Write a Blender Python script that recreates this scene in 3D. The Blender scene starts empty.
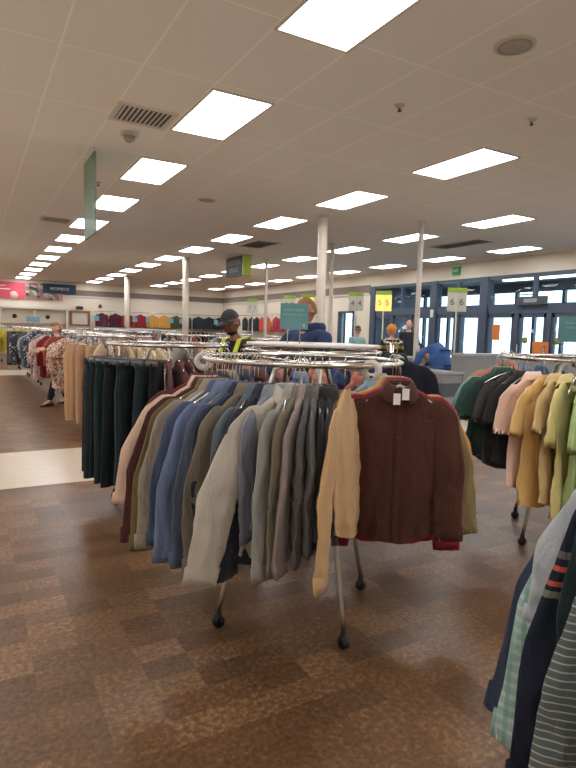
import bpy, bmesh, math, random
from mathutils import Vector, Matrix, noise
PI=math.pi; R=math.radians
S=bpy.context.scene; COL=S.collection
# ---------------- camera, world, exposure ----------------
CZ=1.5
cam=bpy.data.objects.new('camera',bpy.data.cameras.new('camera')); COL.objects.link(cam); S.camera=cam
_r=Vector((0.871579,-0.48943051,0.02842223)); _u=Vector((0.02158174,0.09622181,0.99512592)); _f=Vector((0.48977982,0.86671745,-0.09442767))
cam.matrix_world=Matrix(((_r.x,_u.x,-_f.x,0),(_r.y,_u.y,-_f.y,0),(_r.z,_u.z,-_f.z,CZ),(0,0,0,1)))
cam.data.sensor_fit='VERTICAL'; cam.data.sensor_height=24; cam.data.lens=563.3/768*24; cam.data.clip_start=.02; cam.data.clip_end=200
W=bpy.data.worlds.new('sky'); S.world=W; W.use_nodes=True
W.node_tree.nodes['Background'].inputs[0].default_value=(.72,.88,1,1); W.node_tree.nodes['Background'].inputs[1].default_value=4.0
S.view_settings.view_transform='Standard'; S.view_settings.look='None'; S.view_settings.gamma=1; S.view_settings.use_curve_mapping=False
S.view_settings.exposure=0.0
LAMP=12.0
S.cycles.use_denoising=True; S.cycles.max_bounces=8; S.cycles.diffuse_bounces=6; S.cycles.transparent_max_bounces=12
S.cycles.caustics_reflective=False; S.cycles.caustics_refractive=False

# ---------------- helpers ----------------
def lin(c):
    return tuple((x/255/12.92 if x/255<=.04045 else ((x/255+.055)/1.055)**2.4) for x in c)
MATS={}
def mat(name,col,rough=.8,metal=0,emit=None,es=0,spec=.5,noise_amt=0,nscale=6,bump=0,bscale=80,alpha=1,sheen=0,trans=0,bdist=.002):
    """plain procedural material; colour given as sRGB 0-255"""
    if name in MATS: return MATS[name]
    m=bpy.data.materials.new(name); m.use_nodes=True; nt=m.node_tree; b=nt.nodes['Principled BSDF']
    c=lin(col)+(1,)
    b.inputs['Base Color'].default_value=c; b.inputs['Roughness'].default_value=rough; b.inputs['Metallic'].default_value=metal
    b.inputs['Specular IOR Level'].default_value=spec
    if emit: b.inputs['Emission Color'].default_value=lin(emit)+(1,); b.inputs['Emission Strength'].default_value=es
    if alpha<1: b.inputs['Alpha'].default_value=alpha
    if trans: b.inputs['Transmission Weight'].default_value=trans
    if sheen: b.inputs['Sheen Weight'].default_value=sheen; b.inputs['Sheen Roughness'].default_value=.5
    tc=nt.nodes.new('ShaderNodeTexCoord')
    if noise_amt:
        n=nt.nodes.new('ShaderNodeTexNoise'); n.inputs['Scale'].default_value=nscale; n.inputs['Detail'].default_value=5
        nt.links.new(tc.outputs['Object'],n.inputs['Vector'])
        r=nt.nodes.new('ShaderNodeValToRGB'); r.color_ramp.elements[0].position=.3; r.color_ramp.elements[1].position=.7
        r.color_ramp.elements[0].color=tuple(x*(1-noise_amt) for x in c[:3])+(1,); r.color_ramp.elements[1].color=tuple(min(1,x*(1+noise_amt)) for x in c[:3])+(1,)
        nt.links.new(n.outputs['Fac'],r.inputs['Fac']); nt.links.new(r.outputs['Color'],b.inputs['Base Color'])
    if bump:
        n=nt.nodes.new('ShaderNodeTexNoise'); n.inputs['Scale'].default_value=bscale; n.inputs['Detail'].default_value=3
        nt.links.new(tc.outputs['Object'],n.inputs['Vector'])
        bp=nt.nodes.new('ShaderNodeBump'); bp.inputs['Strength'].default_value=bump; bp.inputs['Distance'].default_value=bdist
        nt.links.new(n.outputs['Fac'],bp.inputs['Height']); nt.links.new(bp.outputs['Normal'],b.inputs['Normal'])
    MATS[name]=m; return m
def fabric(col,pattern=None,cols=(),scale=1.0):
    def hazed(c):
        g=.3*c[0]+.59*c[1]+.11*c[2]; return tuple(round(min(255,(x*.83+g*.17)*.975+5)) for x in c)  # greys and lifts every cloth colour, putting veiling haze into it
    col=hazed(col); cols=tuple(hazed(c) for c in cols)
    key='fabric_%s_%s_%s_%s'%('_'.join(map(str,col)),pattern,'_'.join('.'.join(map(str,c)) for c in cols),scale)
    if key in MATS: return MATS[key]
    m=bpy.data.materials.new('fabric'); m.use_nodes=True; nt=m.node_tree; N=nt.nodes.new; L=nt.links.new
    b=nt.nodes['Principled BSDF']; b.inputs['Roughness'].default_value=.85; b.inputs['Specular IOR Level'].default_value=.25
    b.inputs['Sheen Weight'].default_value=.12; b.inputs['Sheen Roughness'].default_value=.4
    tc=N('ShaderNodeTexCoord'); c0=lin(col)+(1,)
    n=N('ShaderNodeTexNoise'); n.inputs['Scale'].default_value=5; n.inputs['Detail'].default_value=4; L(tc.outputs['Object'],n.inputs['Vector'])
    mix=N('ShaderNodeMix'); mix.data_type='RGBA'
    mix.inputs['A'].default_value=tuple(x*.88 for x in c0[:3])+(1,); mix.inputs['B'].default_value=tuple(min(1,x*1.1) for x in c0[:3])+(1,)
    L(n.outputs['Fac'],mix.inputs['Factor']); out=mix.outputs['Result']
    def layer(fac,c,prev):
        k=N('ShaderNodeMix'); k.data_type='RGBA'; L(fac,k.inputs['Factor']); L(prev,k.inputs['A']); k.inputs['B'].default_value=lin(c)+(1,); return k.outputs['Result']
    def band(axis,period,duty,off=0):
        s=N('ShaderNodeSeparateXYZ'); L(tc.outputs['Object'],s.inputs[0])
        a=N('ShaderNodeMath'); a.operation='ADD'; L(s.outputs[axis],a.inputs[0]); a.inputs[1].default_value=10+off
        d=N('ShaderNodeMath'); d.operation='DIVIDE'; L(a.outputs[0],d.inputs[0]); d.inputs[1].default_value=period
        f=N('ShaderNodeMath'); f.operation='FRACT'; L(d.outputs[0],f.inputs[0])
        g=N('ShaderNodeMath'); g.operation='LESS_THAN'; L(f.outputs[0],g.inputs[0]); g.inputs[1].default_value=duty
        return g.outputs[0]
    if pattern=='stripe': out=layer(band(2,.0175*scale,.2),cols[0],out)
    if pattern=='vstripe': out=layer(band(0,.02*scale,.25),cols[0],out)
    if pattern=='plaid':
        h=N('ShaderNodeMath'); h.operation='MULTIPLY'; L(band(2,.035*scale,.4),h.inputs[0]); h.inputs[1].default_value=.6; out=layer(h.outputs[0],cols[0],out)
        h=N('ShaderNodeMath'); h.operation='MULTIPLY'; L(band(0,.035*scale,.4),h.inputs[0]); h.inputs[1].default_value=.6; out=layer(h.outputs[0],cols[-1],out)
    if pattern=='chest':
        for (p,dty,o),c in zip(((5,.0036,.40),(5,.0026,.43),(5,.0026,.47),(5,.0036,.50)),cols): out=layer(band(2,p,dty,o),c,out)
    if pattern=='floral':
        for i,c in enumerate(cols):
            v=N('ShaderNodeTexNoise'); v.inputs['Scale'].default_value=(22+9*i)/scale; v.inputs['Detail'].default_value=1.5
            mp=N('ShaderNodeMapping'); mp.inputs['Location'].default_value=(3.1*i,7.7*i,1.3*i); L(tc.outputs['Object'],mp.inputs[0]); L(mp.outputs[0],v.inputs['Vector'])
            g=N('ShaderNodeMath'); g.operation='GREATER_THAN'; g.inputs[1].default_value=.57; L(v.outputs['Fac'],g.inputs[0]); out=layer(g.outputs[0],c,out)
    L(out,b.inputs['Base Color'])
    w=N('ShaderNodeTexNoise'); w.inputs['Scale'].default_value=11; w.inputs['Detail'].default_value=5; w.inputs['Roughness'].default_value=.62; w.inputs['Distortion'].default_value=.6; wm=N('ShaderNodeMapping'); wm.inputs['Scale'].default_value=(1.3,1.3,.45); L(tc.outputs['Object'],wm.inputs[0]); L(wm.outputs[0],w.inputs['Vector'])
    bp=N('ShaderNodeBump'); bp.inputs['Strength'].default_value=.5; bp.inputs['Distance'].default_value=.03; L(w.outputs['Fac'],bp.inputs['Height']); L(bp.outputs['Normal'],b.inputs['Normal'])
    MATS[key]=m; return m

class MB:
    def __init__(s): s.v=[]; s.f=[]; s.mi=[]
    def add(s,v,f,mi=0):
        o=len(s.v); s.v+= [tuple(p) for p in v]; s.f+=[tuple(i+o for i in q) for q in f]; s.mi+=[mi]*len(f); return s
    def box(s,a,b,mi=0):
        x0,y0,z0=a; x1,y1,z1=b
        v=[(x0,y0,z0),(x1,y0,z0),(x1,y1,z0),(x0,y1,z0),(x0,y0,z1),(x1,y0,z1),(x1,y1,z1),(x0,y1,z1)]
        return s.add(v,[(0,3,2,1),(4,5,6,7),(0,1,5,4),(1,2,6,5),(2,3,7,6),(3,0,4,7)],mi)
    def loops(s,L,closed=True,cap=(False,False),mi=0):
        n=len(L[0]); v=[p for l in L for p in l]; f=[]
        for i in range(len(L)-1):
            for j in range(n if closed else n-1):
                k=(j+1)%n; f.append((i*n+j,i*n+k,(i+1)*n+k,(i+1)*n+j))
        if cap[0]: f.append(tuple(reversed(range(n))))
        if cap[1]: f.append(tuple(range((len(L)-1)*n,len(L)*n)))
        return s.add(v,f,mi)
    def tube(s,pts,r,n=8,closed=False,mi=0,cap=True):
        P=[Vector(p) for p in pts]; rr=r if isinstance(r,(list,tuple)) else [r]*len(P); L=[]; up=None
        for i,p in enumerate(P):
            if closed: t=(P[(i+1)%len(P)]-P[i-1]).normalized()
            else: t=(P[min(i+1,len(P)-1)]-P[max(i-1,0)]).normalized()
            if up is None: up=Vector((0,0,1)) if abs(t.z)<.9 else Vector((1,0,0))
            a=(up-t*up.dot(t)).normalized(); up=a; b=t.cross(a)
            L.append([p+(a*math.cos(2*PI*k/n)+b*math.sin(2*PI*k/n))*rr[i] for k in range(n)])
        if closed: L.append(L[0])
        return s.loops(L,True,(cap and not closed,cap and not closed),mi)
    def lathe(s,prof,c=(0,0,0),n=24,mi=0,cap=(True,True)):
        return s.loops([[ (c[0]+r*math.cos(2*PI*k/n),c[1]+r*math.sin(2*PI*k/n),c[2]+z) for k in range(n)] for r,z in prof],True,cap,mi)
    def mesh(s,name,mats,smooth=True):
        me=bpy.data.meshes.new(name); me.from_pydata(s.v,[],s.f)
        for m in (mats if isinstance(mats,(list,tuple)) else [mats]): me.materials.append(m)
        for p,i in zip(me.polygons,s.mi): p.material_index=i; p.use_smooth=smooth
        bm=bmesh.new(); bm.from_mesh(me); bmesh.ops.delete(bm,geom=[v for v in bm.verts if not v.link_faces],context='VERTS'); bmesh.ops.remove_doubles(bm,verts=bm.verts,dist=1e-5); bmesh.ops.recalc_face_normals(bm,faces=bm.faces); bm.to_mesh(me); bm.free()
        return me
def link(name,me,parent=None,loc=(0,0,0),rz=0):
    o=bpy.data.objects.new(name,me); COL.objects.link(o); o.location=loc; o.rotation_euler=(0,0,rz)
    if parent: o.parent=parent
    return o
def obj(name,mb,m,parent=None,loc=(0,0,0),rz=0,smooth=True,label=None):
    o=link(name,mb.mesh(name,m,smooth),parent,loc,rz)
    if label: o['label']=label
    return o
def tag(o,label,cat,group=None,kind=None):
    o['label']=label; o['category']=cat
    if group: o['group']=group
    if kind: o['kind']=kind
    return o
def thing(name,label,cat,loc=(0,0,0),rz=0,group=None):
    return tag(link(name,None,None,loc,rz),label,cat,group)
def struct(name,mb,m,smooth=False):
    o=obj(name,mb,m,smooth=smooth); o['kind']='structure'; return o
def copy_tree(o,parent=None):
    c=o.copy(); COL.objects.link(c); c.parent=parent
    for ch in list(o.children): copy_tree(ch,c)
    return c
def dup(root,loc,rz,label,group=None):
    r=copy_tree(root); r.location=loc; r.rotation_euler=(0,0,rz); r['label']=label
    if group: r['group']=group
    elif 'group' in r: del r['group']
    return r
def text_mesh(t,size,extr=.001,align='CENTER'):
    cu=bpy.data.curves.new('txt','FONT'); cu.body=t; cu.size=size; cu.extrude=extr; cu.align_x=align; cu.align_y='CENTER'; cu.resolution_u=3
    o=bpy.data.objects.new('txt',cu); COL.objects.link(o); bpy.context.view_layer.update()
    me=bpy.data.meshes.new_from_object(o.evaluated_get(bpy.context.evaluated_depsgraph_get()))
    bpy.data.objects.remove(o); me.name='lettering'; return me
def lettering(t,size,m,parent,loc,rot=(PI/2,0,0),align='CENTER',name='lettering'):
    me=text_mesh(t,size,align=align); me.materials.clear(); me.materials.append(m)
    o=link(name,me,parent); o.location=loc; o.rotation_euler=rot; return o

# ---------------- common materials ----------------
CHROME=mat('chrome',(205,200,190),.18,1,noise_amt=.05)
STEEL=mat('brushed_steel',(170,165,155),.35,1,noise_amt=.05)
RUBBER=mat('black_rubber',(18,18,18),.5)
BEIGE=mat('beige_wall_paint',(226,216,198),.8,bump=.1)
TAUPE=mat('taupe_band_paint',(128,116,104),.8,noise_amt=.03)
WHITE=mat('white_plastic',(225,222,215),.4)
FRAME=mat('dark_blue_window_frame',(72,84,102),.45,noise_amt=.05)  # frame blue is lightened, with the window glare put into its colour
POST=mat('cream_column_paint',(214,203,186),.6,noise_amt=.03)
CLEAR=mat('clear_plastic',(225,225,220),.15,alpha=.55)
ALUM=mat('white_frame_enamel',(215,210,200),.5)
BLACKP=mat('black_plastic',(20,20,22),.4)
# glass
GLASS=bpy.data.materials.new('window_glass'); GLASS.use_nodes=True; _n=GLASS.node_tree; _n.nodes.clear()
_o=_n.nodes.new('ShaderNodeOutputMaterial'); _mx=_n.nodes.new('ShaderNodeMixShader'); _t=_n.nodes.new('ShaderNodeBsdfTransparent'); _g=_n.nodes.new('ShaderNodeBsdfGlossy'); _fr=_n.nodes.new('ShaderNodeLayerWeight')
_t.inputs[0].default_value=(.86,.93,.95,1); _g.inputs['Roughness'].default_value=.02; _p=_n.nodes.new('ShaderNodeMath'); _p.operation='POWER'; _p.inputs[1].default_value=4; _q=_n.nodes.new('ShaderNodeMath'); _q.operation='MULTIPLY_ADD'; _q.inputs[1].default_value=.5; _q.inputs[2].default_value=.04; _n.links.new(_fr.outputs['Facing'],_p.inputs[0]); _n.links.new(_p.outputs[0],_q.inputs[0])
_n.links.new(_q.outputs[0],_mx.inputs[0]); _n.links.new(_t.outputs[0],_mx.inputs[1]); _n.links.new(_g.outputs[0],_mx.inputs[2]); _n.links.new(_mx.outputs[0],_o.inputs[0])

# floor material: mottled brown square tiles
def floor_mat():
    m=bpy.data.materials.new('brown_mottled_tile'); m.use_nodes=True; nt=m.node_tree; N=nt.nodes.new; L=nt.links.new; b=nt.nodes['Principled BSDF']
    tc=N('ShaderNodeTexCoord'); mp=N('ShaderNodeMapping'); L(tc.outputs['Object'],mp.inputs[0])
    sc=N('ShaderNodeVectorMath'); sc.operation='DIVIDE'; L(mp.outputs[0],sc.inputs[0]); sc.inputs[1].default_value=(.21,.14,1)
    fl=N('ShaderNodeVectorMath'); fl.operation='FLOOR'; L(sc.outputs[0],fl.inputs[0])
    wn=N('ShaderNodeTexWhiteNoise'); wn.noise_dimensions='2D'; L(fl.outputs[0],wn.inputs[0])
    n1=N('ShaderNodeTexNoise'); n1.inputs['Scale'].default_value=42; n1.inputs['Detail'].default_value=6; n1.inputs['Roughness'].default_value=.7; L(tc.outputs['Object'],n1.inputs['Vector'])
    n2=N('ShaderNodeTexNoise'); n2.inputs['Scale'].default_value=1.6; n2.inputs['Detail'].default_value=3; L(tc.outputs['Object'],n2.inputs['Vector'])
    a=N('ShaderNodeMath'); a.operation='MULTIPLY_ADD'; L(wn.outputs[0],a.inputs[0]); a.inputs[1].default_value=.22; 
    L(n1.outputs['Fac'],a.inputs[2])
    a2=N('ShaderNodeMath'); a2.operation='MULTIPLY_ADD'; L(n2.outputs['Fac'],a2.inputs[0]); a2.inputs[1].default_value=.2; L(a.outputs[0],a2.inputs[2])
    r=N('ShaderNodeValToRGB'); e=r.color_ramp.elements; e[0].position=.46; e[0].color=lin((66,46,29))+(1,); e[1].position=1.05; e[1].color=lin((160,126,91))+(1,)
    k=e.new(.76); k.color=lin((111,81,54))+(1,)
    L(a2.outputs[0],r.inputs[0]); L(r.outputs[0],b.inputs['Base Color'])
    rr=N('ShaderNodeMapRange'); L(n1.outputs['Fac'],rr.inputs[0]); rr.inputs[3].default_value=.26; rr.inputs[4].default_value=.42; L(rr.outputs[0],b.inputs['Roughness'])
    b.inputs['Specular IOR Level'].default_value=.5
    bp=N('ShaderNodeBump'); bp.inputs['Strength'].default_value=.12; bp.inputs['Distance'].default_value=.004; L(n1.outputs['Fac'],bp.inputs['Height']); L(bp.outputs[0],b.inputs['Normal'])
    return m
def ceil_mat():
    m=bpy.data.materials.new('ceiling_tile_grid'); m.use_nodes=True; nt=m.node_tree; N=nt.nodes.new; L=nt.links.new; b=nt.nodes['Principled BSDF']; b.inputs['Roughness'].default_value=.9
    tc=N('ShaderNodeTexCoord'); s=N('ShaderNodeSeparateXYZ'); L(tc.outputs['Object'],s.inputs[0])
    def ln(ax,per,off,w):
        a=N('ShaderNodeMath'); a.operation='ADD'; L(s.outputs[ax],a.inputs[0]); a.inputs[1].default_value=per*60-off+w/2
        d=N('ShaderNodeMath'); d.operation='MODULO'; L(a.outputs[0],d.inputs[0]); d.inputs[1].default_value=per
        g=N('ShaderNodeMath'); g.operation='LESS_THAN'; L(d.outputs[0],g.inputs[0]); g.inputs[1].default_value=w; return g.outputs[0]
    mx=N('ShaderNodeMath'); mx.operation='MAXIMUM'; L(ln(0,.645,2.27-.3225,.02),mx.inputs[0]); L(ln(1,1.219,5.5-.61,.02),mx.inputs[1])
    n=N('ShaderNodeTexNoise'); n.inputs['Scale'].default_value=90; L(tc.outputs['Object'],n.inputs['Vector'])
    k=N('ShaderNodeMix'); k.data_type='RGBA'; L(mx.outputs[0],k.inputs['Factor']); k.inputs['A'].default_value=lin((238,234,230))+(1,); k.inputs['B'].default_value=lin((250,248,244))+(1,)
    L(k.outputs['Result'],b.inputs['Base Color'])
    ad=N('ShaderNodeMath'); ad.operation='MULTIPLY_ADD'; L(mx.outputs[0],ad.inputs[0]); ad.inputs[1].default_value=-1.5; L(n.outputs['Fac'],ad.inputs[2])
    bp=N('ShaderNodeBump'); bp.inputs['Strength'].default_value=.4; bp.inputs['Distance'].default_value=.004; L(ad.outputs[0],bp.inputs['Height']); L(bp.outputs[0],b.inputs['Normal'])
    return m
STRIP=mat('pale_cream_tile',(205,190,170),.3,noise_amt=.05,nscale=10)

# ---------------- setting ----------------
X0,X1,Y0,Y1,ZC=-8,13,-5,31,3.66
struct('floor',MB().box((X0,Y0,-.1),(X1,Y1,0)),floor_mat())
struct('floor_strip_near',MB().box((X0,5.57,-.05),(X1,7.15,.002)),STRIP)
struct('floor_bounce_south',MB().box((X0,Y0,-.05),(X1,-.9,.002)),STRIP)  # unseen pale floor behind the camera, added to bounce light onto the ceiling
struct('floor_bounce_west',MB().box((X0,-.9,-.05),(-1.3,Y1,.003)),STRIP)  # pale tiles left of the view, unseen, put in as a bounce surface
struct('floor_strip_far',MB().box((X0,17.9,-.05),(X1,19.9,.002)),STRIP)
struct('ceiling',MB().box((X0,Y0,ZC),(X1,Y1,ZC+.1)),ceil_mat())
struct('wall_back',MB().box((X0-.2,Y1,0),(X1+.2,Y1+.2,ZC)),BEIGE)
struct('wall_left',MB().box((X0-.2,Y0,0),(X0,Y1,ZC)),BEIGE)
struct('wall_front',MB().box((X0-.2,Y0-.2,0),(X1+.2,Y0,ZC)),BEIGE)
# taupe bands and ledge
struct('trim_1',MB().box((X0,Y1-.02,2.98),(X1,Y1,3.27)),TAUPE)
struct('trim_2',MB().box((X1-.02,16.95,2.98),(X1,Y1-.02,3.27)),TAUPE)
struct('trim_3',MB().box((X0,Y1-.06,2.92),(X1,Y1,2.98)),ALUM)
struct('trim_4',MB().box((X1-.06,16.95,2.92),(X1,Y1-.06,2.98)),ALUM)
# right wall: solid beyond Y=16.8 with a doorway at 18.0-18.95, header above the windows
mb=MB(); WY=16.8
mb.box((X1,WY,0),(X1+.2,18.0,ZC)).box((X1,18.0,2.28),(X1+.2,18.95,ZC)).box((X1,18.95,0),(X1+.2,Y1,ZC)).box((X1,Y0,3.2),(X1+.2,WY,ZC))
struct('wall_right',mb,BEIGE)
mb=MB().box((X1-.03,17.93,0),(X1+.1,18.02,2.33)).box((X1-.03,18.93,0),(X1+.1,19.02,2.33)).box((X1-.03,17.93,2.25),(X1+.1,19.02,2.33)).box((X1,18.6,0),(X1+.08,18.66,2.27))
d1=struct('door_1',mb,FRAME); obj('glass',MB().box((X1+.04,18.02,.05),(X1+.05,18.93,2.26)),GLASS,d1)
# storefront: inner frames on X1, each bay a window or door of its own
fx0,fx1=X1-.02,X1+.12
mb=MB()
for y in (16.75,13.62,11.58,8.3,5.0,1.7,-1.6,-4.9): mb.box((X1-.06,y-.14,0),(X1+.18,y+.14,3.2))
struct('trim_5',mb,FRAME)
mb=MB().box((fx0,Y0,3.1),(fx1,WY,3.2)).box((fx0,Y0,2.14),(fx1,WY,2.38)); struct('trim_6',mb,FRAME)
n=0
bays=[(13.76,16.61),(11.72,13.48),(8.44,11.44),(5.14,8.16),(1.84,4.86),(-1.46,1.56),(-4.76,-1.74)]
for a,b in bays:
    n+=1; k=2 if b-a<2.5 else 3; fr=MB()
    st=[a+(b-a)*i/ (2) for i in range(3)]
    for y in st[1:-1]: fr.box((fx0,y-.04,2.38),(fx1,y+.04,3.1))
    w=struct('window_%d'%n,fr,FRAME); obj('pane',MB().box((X1+.045,a,2.38),(X1+.055,b,3.1)),GLASS,w)
    fr=MB(); q=[a+(b-a)*i/k for i in range(k+1)]
    for y in q[1:-1]: fr.box((fx0,y-.07,0),(fx1,y+.07,2.14))
    for i in range(k):
        y0,y1=q[i]+.09*(i>0),q[i+1]-.09*(i<k-1)
        fr.box((fx0+.02,y0,0),(fx1-.02,y1,.22)).box((fx0+.02,y0,2.03),(fx1-.02,y1,2.14)).box((fx0+.02,y0,.92),(fx1-.02,y1,.98))
        fr.box((fx0+.02,y0,0),(fx1-.02,y0+.07,2.14)).box((fx0+.02,y1-.07,0),(fx1-.02,y1,2.14))
    d=struct('door_%d'%(n+1),fr,FRAME); obj('pane',MB().box((X1+.045,a,.2),(X1+.055,b,2.1)),GLASS,d)
    if n==3:
        for y in (10.32,9.5): obj('handle',MB().box((fx0-.06,y-.015,.9),(fx0-.03,y+.015,1.3)).box((fx0-.06,y-.015,.92),(fx0+.02,y+.015,.95)).box((fx0-.06,y-.015,1.25),(fx0+.02,y+.015,1.28)),STEEL,d)
# vestibule beyond
VX=15.6
GREYP=mat('grey_vestibule_paint',(120,135,145),.8)
struct('floor_vestibule',MB().box((X1,Y0,-.1),(VX+14,22,-.0)),mat('pale_concrete',(190,190,185),.9,noise_amt=.08))
struct('ceiling_vestibule',MB().box((X1+.2,Y0,3.25),(VX+.2,WY+.3,3.35)),GREYP)
mb=MB().box((VX,Y0,2.95),(VX+.15,WY+.4,3.3)).box((VX,Y0,2.34),(VX+.12,WY+.4,2.58)).box((X1+.2,WY+.3,0),(VX,WY+.4,3.3))
y=Y0
for y in [16.9,15.6,14.9,13.6,12.6,11.9,10.9,9.6,8.9,7.4,6,4.6,3.2,1.8,.4,-1,-2.4,-3.8]: mb.box((VX,y-.05,0),(VX+.12,y+.05,3))
for y in (16.2,13.95,12.25,9.25):
    for z in (2.66,2.76,2.86): mb.box((VX,y-.2,z),(VX+.08,y+.2,z+.03))
mb.box((VX,Y0,0),(VX+.1,WY+.4,.25))
struct('trim_7',mb,FRAME)
tag(obj('strip_light',MB().box((14.2,2,3.18),(14.35,12,3.24)),mat('warm_tube_light',(255,240,220),.5,emit=(255,240,215),es=6)),'long warm strip light under the entrance vestibule ceiling','light')

# ---------------- ceiling lights ----------------
DIFF=mat('lit_diffuser',(255,250,240),.5,emit=(250,251,255),es=LAMP)
fr=MB()
for a,b in (((-.32,-.625,-.012),(.32,-.60,.0)),((-.32,.60,-.012),(.32,.625,.0)),((-.32,-.6,-.012),(-.295,.6,.0)),((.295,-.6,-.012),(.32,.6,.0))): fr.box(a,b)
LF=fr.mesh('frame',ALUM,False); LD=MB().box((-.295,-.6,-.008),(.295,.6,-.002)).mesh('diffuser',DIFF,False)
rowsL=[(-4.2,1.0),(-.96,.85),(2.27,.744),(5.50,.51),(8.72,.27),(11.83,-.04)]
rown=['far left row','row left of the camera','row along the left aisle','row over the middle racks','row over the front of the checkouts','row beside the window wall']
seen_l={2:'leftmost row, over the left aisle',3:'second row, over the middle racks',4:'third row, before the checkout lanes',5:'fourth row, nearest the window wall'}
for ri,(x,y0) in enumerate(rowsL):
    for k in range(-2,13):
        y=y0+k*2.438
        if y<-4.3 or y>30.3: continue
        num=k+1
        if ri in seen_l:
            ordn=['nearest','second','third','fourth','fifth','sixth','seventh','eighth','ninth','tenth','eleventh','twelfth','thirteenth','fourteenth']
            lab='lit ceiling panel, '+(ordn[num-1] if 0<num<15 else 'just behind the viewer' if num==0 else 'last behind the viewer')+' in the '+seen_l[ri]
        else:
            lab='lit rectangular ceiling panel out of view in the '+rown[ri]
        t=thing('ceiling_light',lab,'ceiling light',(x,y,ZC),0,'recessed fluorescent ceiling panels'if ri in seen_l else 'ceiling panels in the '+rown[ri])
        link('frame',LF,t); link('diffuser',LD,t)
# vents, speakers, sprinklers, detectors
def vent(x,y,w,l,lab):
    t=thing('ceiling_vent',lab,'vent',(x,y,ZC))
    fr=MB()
    for a,b in (((-w,-l,-.015),(w,-l+.05,0)),((-w,l-.05,-.015),(w,l,0)),((-w,-l+.05,-.015),(-w+.05,l-.05,0)),((w-.05,-l+.05,-.015),(w,l-.05,0))): fr.box(a,b)
    obj('frame',fr,ALUM,t,smooth=False)
    obj('backing',MB().box((-w+.05,-l+.05,-.004),(w-.05,l-.05,-.001)),mat('dark_duct',(92,92,90),.9),t,smooth=False)
    s=MB(); k=10
    for i in range(k):
        x0=-w+.06+(2*w-.12)*i/k
        s.add([(x0,-l+.05,-.014),(x0+.008,-l+.05,-.014),(x0+.03,-l+.05,-.005),(x0+.022,-l+.05,-.005),(x0,l-.05,-.014),(x0+.008,l-.05,-.014),(x0+.03,l-.05,-.005),(x0+.022,l-.05,-.005)],[(0,1,2,3),(7,6,5,4),(0,4,5,1),(1,5,6,2),(2,6,7,3),(3,7,4,0)])
    obj('louvre',s,ALUM,t,smooth=False)
vent(1.6,6.03,.3,.27,'square white louvred air vent nearest, left of the second lit panel')
vent(1.6,12.84,.3,.3,'small louvred air vent far off, left of the hanging green sign')
vent(6.43,13.1,.35,.6,'dark louvred air vent over the middle racks beyond the near column')
vent(10.2,9.9,.3,.8,'long dark vent by the window wall header')
def round_fix(name,x,y,r,prof,m,lab,cat,extra=None):
    t=thing(name,lab,cat,(x,y,ZC)); obj('housing',MB().lathe(prof,n=28),m,t)
    if extra: obj(*extra,t)
    return t
CW=mat('off_white_ceiling_plastic',(200,194,186),.5)
round_fix('ceiling_speaker',3.58,3.05,.14,[(.15,0),(.15,-.008),(.135,-.014),(.125,-.012)],CW,'round ceiling speaker grille nearest, at the upper right','speaker',('grille',MB().lathe([(.122,-.013),(.06,-.02),(.001,-.021)],n=28),mat('speaker_mesh',(176,168,160),.7,bump=.6,bscale=300)))
round_fix('ceiling_speaker',3.54,9.23,.14,[(.15,0),(.15,-.008),(.135,-.014),(.12,-.012)],CW,'small round ceiling speaker between two lamp rows, far over the racks','speaker',('grille',MB().lathe([(.12,-.013),(.06,-.02),(.001,-.021)],n=28),MATS['speaker_mesh']))
round_fix('security_dome',1.61,6.63,.09,[(.1,0),(.1,-.03),(.07,-.04)],CW,'dome camera hanging from the ceiling just beyond the near vent','camera',('lens_dome',MB().lathe([(.065,-.04),(.06,-.075),(.035,-.1),(.001,-.108)],n=20),mat('smoked_dome',(140,135,128),.2)))
def sprinkler(x,y,lab):
    t=thing('sprinkler',lab,'sprinkler',(x,y,ZC))
    obj('cap',MB().lathe([(.05,0),(.045,-.012),(.02,-.016),(.012,-.03)],n=20),CW,t)
    obj('head',MB().tube([(0,0,-.02),(0,0,-.055)],.006).tube([(-.015,0,-.025),(-.02,0,-.04),(0,0,-.055)],.003).tube([(.015,0,-.025),(.02,0,-.04),(0,0,-.055)],.003).lathe([(.022,-.055),(.022,-.058)],n=16),mat('dark_brass',(70,60,52),.4,.8),t)
sprinkler(3.6,4.37,'ceiling sprinkler head right of the nearest lit panel')
sprinkler(4.91,3.92,'ceiling sprinkler head farthest right, beside the round speaker')
sprinkler(1.74,9.11,'white ceiling sprinkler head just right of the hanging green sign')

# ---------------- columns and poles ----------------
def column(x,y,r,lab,cat='column',name='column'):
    t=thing(name,lab,cat,(x,y,0)); obj('shaft',MB().lathe([(r,.0),(r,ZC-.001)],n=24),POST,t); obj('collar',MB().lathe([(r+.02,ZC-.05),(r+.02,ZC-.001)],n=24),POST,t)
column(5.8,9.1,.09,'thick cream steel column nearest, behind the teal sleeve sign')
column(5.9,17.1,.10,'cream steel column in the middle, behind the man in the cap')
column(6.0,25.1,.11,'cream steel column farthest back near the wall jackets')
def pole(x,y,lab,z0=1.1):
    t=thing('power_pole',lab,'pole',(x,y,0)); obj('shaft',MB().box((-.035,-.035,.0),(.035,.035,ZC-.001)),mat('pole_enamel',(205,196,182),.5),t,smooth=False); obj('ceiling_plate',MB().box((-.06,-.06,ZC-.02),(.06,.06,ZC-.001)),ALUM,t,smooth=False)
    obj('socket_box',MB().box((-.05,-.06,1.15),(.05,-.035,1.28)),ALUM,t,smooth=False)
pole(7.65,8.46,'slim square power pole nearest the leaning person in blue')
pole(7.77,11.72,'slim square power pole just right of the thick near column')
pole(8.1,15.9,'slim square power pole left of the teal sleeve sign')

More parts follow.
